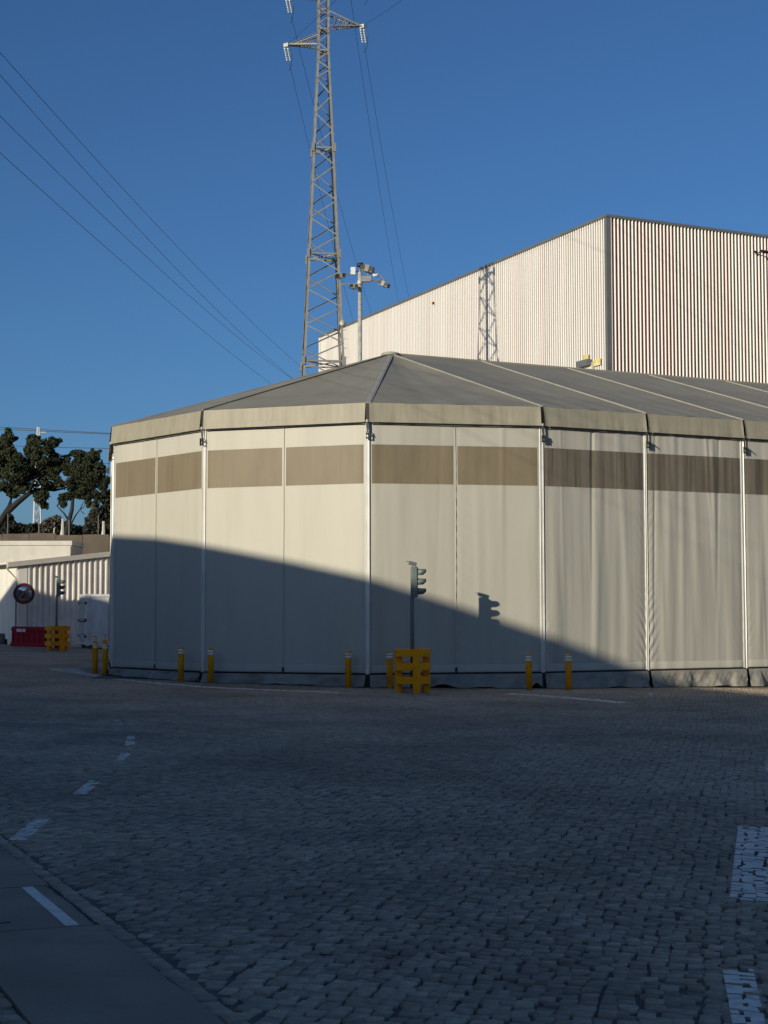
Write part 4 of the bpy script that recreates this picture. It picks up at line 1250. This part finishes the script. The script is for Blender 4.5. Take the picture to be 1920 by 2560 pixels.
# grey cabinet at the picture edge
gb = at(2, 1617, 78.0)
cab = empty('utility_cabinet', (gb[0], 78.0, float(gz(gb[0], 78))), 'low grey cabinet on the ground at the left picture edge', 'cabinet')
MB().bbox((gb[0] - .05, 78.0, float(gz(gb[0], 78)) + .36), (.52, .4, .56), R(10), .07).build('body', MAT['bin'], cab)
MB().box((gb[0] - .02, 77.78, float(gz(gb[0], 78)) + .4), (.3, .03, .32), R(10)).build('door', MAT['trim'], cab)
MB().box((gb[0] + .28, 77.95, float(gz(gb[0], 78)) + .2), (.12, .3, .3), R(10)).build('side_box', MAT['black'], cab)

# low white building with parapet
BZ = 90.0
pc = at(178, 1352, BZ)
bl_ = empty('low_building', (pc[0] - 5, BZ, 0), 'low white flat-roofed building with a parapet in front of the brown wall', 'building')
zt_ = float(pc[2])
MB().prism([(pc[0], BZ), (pc[0], BZ + 3.5), (pc[0] - 16, BZ + 3.5), (pc[0] - 16, BZ)], 0, zt_ - .28).build('wall', MAT['low_render'], bl_)
MB().prism([(pc[0] + .06, BZ - .08), (pc[0] + .06, BZ + 3.6), (pc[0] - 16, BZ + 3.6), (pc[0] - 16, BZ - .08)], zt_ - .26, zt_).build('parapet', MAT['low_render'], bl_)
MB().box((pc[0] - .2, BZ - .04, zt_ / 2 - .1), (.36, .09, zt_ - .5)).build('corner_pilaster', MAT['low_render'], bl_)
# brown concrete wall
KZ = 96.0
ka, kb = at(-60, 1333, KZ), at(285, 1338, KZ)
kw = empty('retaining_wall', (ka[0], KZ, 0), 'long brown concrete wall with patchy render below the trees', 'wall')
nseg = 7
for k in range(nseg):
    a = ka + (kb + (kb - ka) * .35 - ka) * (k / nseg); b = ka + (kb + (kb - ka) * .35 - ka) * ((k + 1) / nseg)
    MB().prism([(a[0] + .012, KZ), (b[0] - .012, KZ), (b[0] - .012, KZ + .4), (a[0] + .012, KZ + .4)], 0, float((a[2] + b[2]) / 2) + .03 * ((k * 37) % 5 - 2)).build('wall_panel', MAT['wallc'], kw)
# terrace behind the wall
tz_ = float(ka[2]) - .5
tr = MB().prism([(-75, KZ + .45), (-8, KZ + .45), (-8, KZ + 90), (-75, KZ + 90)], 0, tz_).build('terrace', M('terrace_soil', (.06, .055, .04), .95, var=.3, scale=1), None)
tag(tr, kind='structure')
# fence posts along the wall
FP = [(20, 1285, .04, 'thin steel fence post at the far left on the brown wall', 0), (98, 1285, .05, 'dark steel fence post right of the distant pylon', 0), (157, 1297, .10, 'pale concrete fence post left of the oak trunk', 1), (173, 1300, .05, 'short steel fence post in front of the oak trunk', 0), (246, 1288, .04, 'thin steel fence post near the tent corner', 0), (259, 1303, .10, 'pale concrete fence post nearest the tent corner', 1)]
for (px, py, w, lb, conc) in FP:
    p = at(px, py, KZ + .7)
    b_ = MB().tube([(p[0], KZ + .7, tz_), (p[0], KZ + .7, p[2])], [w * 1.25, w * .8] if conc else w * .8, 6)
    if conc: b_.tube([(p[0] - .22, KZ + .75, tz_), (p[0], KZ + .7, p[2] - .5)], w * .6, 6)
    o = b_.build('fence_post', MAT['shed_trim'] if conc else MAT['trim'], None, False, (p[0], KZ + .7, tz_))
    tag(o, lb, 'post', 'fence posts on the brown wall')
# far pylon
FZ = 230.0
fpx = at(92, 1340, FZ)
fp = empty('distant_pylon', (fpx[0], FZ, 0), 'pale distant lattice pylon seen between the oak branches', 'pylon')
ztop = float(at(94, 1068, FZ)[2]); fcx = float(fpx[0])
def fl(k, z):
    hw = .22 + (ztop - z) * .020 if z < ztop - 6 else .12
    a = math.pi / 4 + k * math.pi / 2 + .3
    return (fcx + hw * 1.41 * math.cos(a), FZ + hw * 1.41 * math.sin(a), z)
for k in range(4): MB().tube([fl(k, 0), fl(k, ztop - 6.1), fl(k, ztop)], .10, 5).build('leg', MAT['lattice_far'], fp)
b_ = MB()
zz = 1.0
while zz < ztop - 1.5:
    for k in range(4): b_.tube([fl(k, zz), fl((k + 1) % 4, zz + 1.3)], .055, 4)
    zz += 1.3
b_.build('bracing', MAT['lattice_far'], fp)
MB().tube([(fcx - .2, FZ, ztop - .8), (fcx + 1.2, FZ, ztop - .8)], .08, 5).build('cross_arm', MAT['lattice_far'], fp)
for (ya, yb, nm, xa, xb) in ((1066, 1081, 'upper', -200, 420), (1071, 1083, 'lower', -200, 420), (1112, 1119, 'third', -200, 420), (1152, 1157, 'lowest', -200, 420)):
    a = at(0, ya, 236.0); b = at(272, yb, 230.0)
    d3 = (b - a)
    wire(cat(a - d3 * .6, b + d3 * .8, .15), .05, '%s distant power cable passing level above the oak trees' % nm, 'cables above the trees')

# ------------------------------------------------------------------ trees
def leaves(name, blobs, count, size, mat, parent, seed, flat=.5):
    r_ = np.random.default_rng(seed)
    if flat:
        extra = []
        for b in blobs:
            for _ in range(5):
                v = r_.normal(0, 1, 3); v /= np.linalg.norm(v); k = r_.uniform(.22, .5)
                extra.append((b[0] + v[0] * b[3] * 1.02, b[1] + v[1] * b[4], b[2] + v[2] * b[5] * 1.02, b[3] * k, b[4] * k, b[5] * k))
        blobs = [(*b[:3], b[3] * .86, b[4] * .86, b[5] * .86) for b in blobs] + extra
    w = np.array([b[3] * b[4] * b[5] for b in blobs]) ** .75; w /= w.sum()
    ci = r_.choice(len(blobs), count, p=w)
    B = np.array(blobs)[ci]
    d = r_.normal(0, 1, (count, 3)); d /= np.linalg.norm(d, axis=1)[:, None]
    rad = r_.uniform(.25, 1.0, count) ** .5
    # sub-clumps: pull points towards random centres
    c = B[:, :3] + d * rad[:, None] * B[:, 3:6]
    kc = c[r_.choice(count, min(170, max(20, count // 60)))]
    near_ = r_.integers(0, len(kc), count)
    j = ((c[:, None, :] - kc[None, :, :]) ** 2).sum(2).argmin(1)
    c = c + (kc[j] - c) * r_.uniform(.05, .42, count)[:, None]
    a = r_.normal(0, 1, (count, 3)); a /= np.linalg.norm(a, axis=1)[:, None]
    b = np.cross(a, r_.normal(0, 1, (count, 3))); b /= np.linalg.norm(b, axis=1)[:, None]
    s = size * r_.uniform(.55, 1.35, count)[:, None]
    P4 = np.stack([c - a * s * .5, c + b * s * .34, c + a * s * .5, c - b * s * .34], 1)
    off = WL[parent.name]
    me = bpy.data.meshes.new(name)
    me.vertices.add(count * 4); me.vertices.foreach_set('co', (P4 - off).reshape(-1).astype(np.float32))
    me.loops.add(count * 4); me.loops.foreach_set('vertex_index', np.arange(count * 4, dtype=np.int32))
    me.polygons.add(count); me.polygons.foreach_set('loop_start', np.arange(0, count * 4, 4, dtype=np.int32))
    me.update(calc_edges=True); me.validate()
    t_ = me.attributes.new('tint', 'FLOAT', 'POINT'); t_.data.foreach_set('value', np.repeat(r_.uniform(0, 1, count), 4).astype(np.float32))
    me.materials.append(mat)
    o = bpy.data.objects.new(name, me)
    return link(o, parent)
def tree(name, label, base, limbs, blobs, count, size, mat, seed, bark='bark'):
    o = empty(name, base, label, 'tree', 'trees behind the brown wall')
    b_ = MB()
    for pts, r0, r1 in limbs:
        m_ = len(pts)
        b_.tube(pts, [r0 + (r1 - r0) * k / (m_ - 1) for k in range(m_)], 7)
    rt = random.Random(seed)
    for b in blobs:                                  # thin branches reaching into every clump
        ends_ = [np.array(p_) for l_ in limbs for p_ in l_[0][1:]]
        c_ = np.array(b[:3]); st_ = min(ends_, key=lambda p_: np.linalg.norm(p_ - c_))
        for _ in range(2):
            tgt = c_ + np.array([rt.uniform(-.7, .7) * b[3], rt.uniform(-.5, .5) * b[4], rt.uniform(-.6, .8) * b[5]])
            mid_ = (st_ + tgt) / 2 + np.array([rt.uniform(-.3, .3), 0, rt.uniform(-.1, .35)])
            b_.tube([st_, mid_, tgt], [.045, .03, .012], 5)
    b_.build('trunk', MAT[bark], o, True)
    leaves('crown', blobs, count, size, mat, o, seed)
    return o
OZ = 112.0
sO = FPX / OZ
def tp(x, y, dz=0.0): return at(x, y, OZ + dz)
def tb_(x, y, rx, ry, dz=0, rd=None):
    p = tp(x, y, dz); return (p[0], p[1], p[2], rx / sO, (rd or (rx + ry) / 2) / sO, ry / sO)
# big cork oak at the left
limbs = [([tp(-25, 1345), tp(0, 1305), tp(24, 1268), tp(30, 1235)], .34, .17),
         ([tp(14, 1283), tp(45, 1255), tp(75, 1232), tp(105, 1222, 1)], .26, .13),
         ([tp(30, 1240), tp(26, 1210), tp(35, 1170, -1)], .16, .07),
         ([tp(75, 1232), tp(82, 1205, -1), tp(100, 1170, 0)], .12, .05),
         ([tp(105, 1222, 1), tp(135, 1226, 2), tp(160, 1221, 1), tp(178, 1212, 0)], .12, .04),
         ([tp(30, 1238), tp(10, 1205), tp(-5, 1175)], .14, .06),
         ([tp(100, 1222), tp(112, 1250), tp(108, 1270)], .06, .02)]
blobs = [tb_(8, 1135, 40, 42), tb_(20, 1095, 22, 20, 1), tb_(40, 1180, 46, 34, -1), tb_(85, 1160, 42, 38), tb_(80, 1100, 20, 18, 1), tb_(108, 1120, 36, 26), tb_(135, 1107, 20, 15), tb_(140, 1160, 28, 34, 1),
         tb_(120, 1195, 36, 24), tb_(15, 1215, 26, 18), tb_(60, 1215, 30, 16), tb_(-20, 1160, 40, 50), tb_(105, 1250, 14, 28), tb_(98, 1238, 20, 14), tb_(150, 1210, 22, 14), tb_(35, 1240, 14, 10)]
tree('cork_oak', 'large dark oak with spreading crown and leaning trunk at the left', tp(-25, 1345), limbs, blobs, 76000, .165, MAT['leaf'], 3)
limbs = [([tp(166, 1340), tp(172, 1305), tp(180, 1275), tp(183, 1240)], .22, .11), ([tp(172, 1302), tp(160, 1283), tp(142, 1265)], .08, .035), ([tp(175, 1315), tp(188, 1290), tp(200, 1274), tp(210, 1285)], .07, .03),
         ([tp(183, 1245), tp(200, 1215), tp(215, 1190)], .10, .04), ([tp(182, 1250), tp(172, 1225), tp(176, 1200)], .08, .03)]
blobs = [tb_(205, 1170, 40, 34), tb_(198, 1135, 22, 14, 1), tb_(232, 1140, 22, 16), tb_(225, 1200, 36, 30), tb_(190, 1205, 26, 22), tb_(245, 1175, 16, 26), tb_(205, 1235, 34, 16), tb_(178, 1238, 22, 12), tb_(158, 1258, 12, 14), tb_(236, 1236, 18, 16), tb_(220, 1255, 10, 12)]
tree('cork_oak', 'smaller round-crowned dark oak with thin forked trunk near the tent', tp(166, 1340), limbs, blobs, 46000, .16, MAT['leaf'], 4)
OZ = 128.0; sO = FPX / OZ
tree('conifer', 'dark leafy tree partly hidden by the tent\'s left edge', tp(268, 1345), [([tp(268, 1345), tp(266, 1290), tp(266, 1240)], .2, .05)], [tb_(268, 1245, 22, 26), tb_(262, 1290, 20, 36), tb_(280, 1300, 24, 40)], 3000, .45, MAT['leaf2'], 5)
tree('conifer', 'dull green cone-shaped tree right of the smaller oak', tp(236, 1345), [([tp(236, 1345), tp(236, 1290), tp(238, 1255)], .18, .04)], [tb_(238, 1268, 9, 16), tb_(236, 1290, 14, 18), tb_(234, 1315, 22, 22)], 2600, .42, M('dusty_conifer_leaf', (.055, .058, .042), .7, var=.25, scale=1, tint=.35), 6)
tree('conifer', 'dark cone-shaped shrub tree at the far left below the oak', tp(20, 1345), [([tp(20, 1345), tp(22, 1310), tp(24, 1288)], .16, .04)], [tb_(22, 1295, 12, 14), tb_(20, 1315, 26, 22), tb_(10, 1335, 36, 18)], 2400, .42, MAT['leaf2'], 7)
tree('bare_tree', 'bare grey twiggy tree in the distance right of the far pylon', tp(135, 1345), [([tp(135, 1345), tp(136, 1320), tp(138, 1305)], .10, .03), ([tp(136, 1320), tp(120, 1300)], .05, .02), ([tp(136, 1322), tp(152, 1302)], .05, .02)], [tb_(128, 1306, 24, 14), tb_(142, 1298, 18, 12), tb_(118, 1318, 16, 12)], 1100, .30, MAT['leaf3'], 8, 'shed_trim')
OZ = 150.0; sO = FPX / OZ
hedge = empty('scrub', tp(150, 1345), 'low dark scrub along the top of the brown wall', 'scrub')
hedge['kind'] = 'stuff'
leaves('foliage', [tb_(x_, 1327 + 5 * math.sin(x_ * .13), 20, 16 + 5 * math.sin(x_ * .3)) for x_ in range(-20, 290, 16)], 6500, .5, MAT['leaf2'], hedge, 9)

# ------------------------------------------------------------------ litter
for (px, py, s_, lb) in ((1628, 1740, .12, 'pale crumpled paper scrap on the setts before the tent'), (1508, 1715, .10, 'pale stone lying at the tent skirt near the sunlit end'), (1818, 1712, .13, 'whitish stone under the raised skirt at the right')):
    g = onground(px, py)
    ico = MB()
    r_ = np.random.default_rng(px)
    ring = lambda rr_, z_: [(g[0] + rr_ * s_ * math.cos(t_) * r_.uniform(.7, 1.2), g[1] + rr_ * s_ * .7 * math.sin(t_) * r_.uniform(.7, 1.2), g[2] + z_ * s_) for t_ in np.linspace(0, 5.6, 7)]
    ico.hull(ring(.6, -.05), ring(.7, .3)).hull(ring(.66, .3), ring(.3, .55))
    tag(ico.build('paper_scrap' if 'scrap' in lb else 'loose_stone', MAT['plate'], None, False, g), lb, 'litter')
g = onground(1926, 1936)
bt = empty('plastic_cup', g, 'clear plastic cup standing on the setts at the right picture edge', 'cup')
MB().lathe(g, [(.045, .0), (.05, .03), (.05, .05)], 14).build('base', MAT['plate'], bt, True)
MB().lathe(g, [(.062, .05), (.078, .075), (.072, .13), (.05, .175), (.0, .19)], 16).build('dome', MAT['plastic'], bt, True)

# ------------------------------------------------------------------ long building out of the picture at the left: it shades the yard
pts = [(281, 1337), (388, 1343), (511, 1362), (711, 1399), (920, 1443), (1141, 1512), (1350, 1581), (1460, 1620), (1608, 1676)]
shadow = []
for x, y in pts:
    r_ = ray(x, y)
    for i in range(0, 5):
        a, b = TP[i], TP[i + 1]
        nn_ = np.array([(b - a)[1], -(b - a)[0]]); t = (nn_ @ a) / (nn_ @ r_[:2])
        p = r_ * t; w = ((p[:2] - a) @ (b - a)) / ((b - a) @ (b - a))
        if -.02 <= w <= 1.001:
            shadow.append(p + np.array([0, 0, EYE])); break
for x, y in ((72, 1470), (134, 1489), (173, 1501)): shadow.append(hit(x, y, SR, SRN)[0])
for x, y in ((41, 1445), (22, 1503), (4, 1561)): shadow.append(hit(x, y, SL, SLN)[0])
F0 = np.array([-21.8, 10.2]); FE = np.array([.292, -.956]); FE /= np.hypot(*FE); FN = np.array([-FE[1], FE[0]])
prof = []
for p in shadow:
    t = np.dot(p[:2] - F0, FN) / np.dot(SDIR[:2], FN)
    q = p - SDIR * t
    prof.append((float(np.dot(q[:2] - F0, FE)), float(q[2])))
prof.sort()
u_end = prof[0][0]
prof = [(u_end - .02, 0.0), (u_end, prof[0][1] - 2)] + prof
prof += [(prof[-1][0] + 2, prof[-1][1]), (60, prof[-1][1]), (60.02, 0.0)]
dep = 14.0
FNL = FN if np.dot(FN, [-1, 0]) > 0 else -FN
front = [(*(F0 + FE * u), z) for u, z in prof]; back = [(*(F0 + FE * u + FNL * dep), z) for u, z in prof]
yard = empty('yard_building', (*F0, 0), 'long building beside the yard, outside the picture, whose shadow covers the ground', 'building')
MB().hull(front, back).build('wall', MAT['facade'], yard)
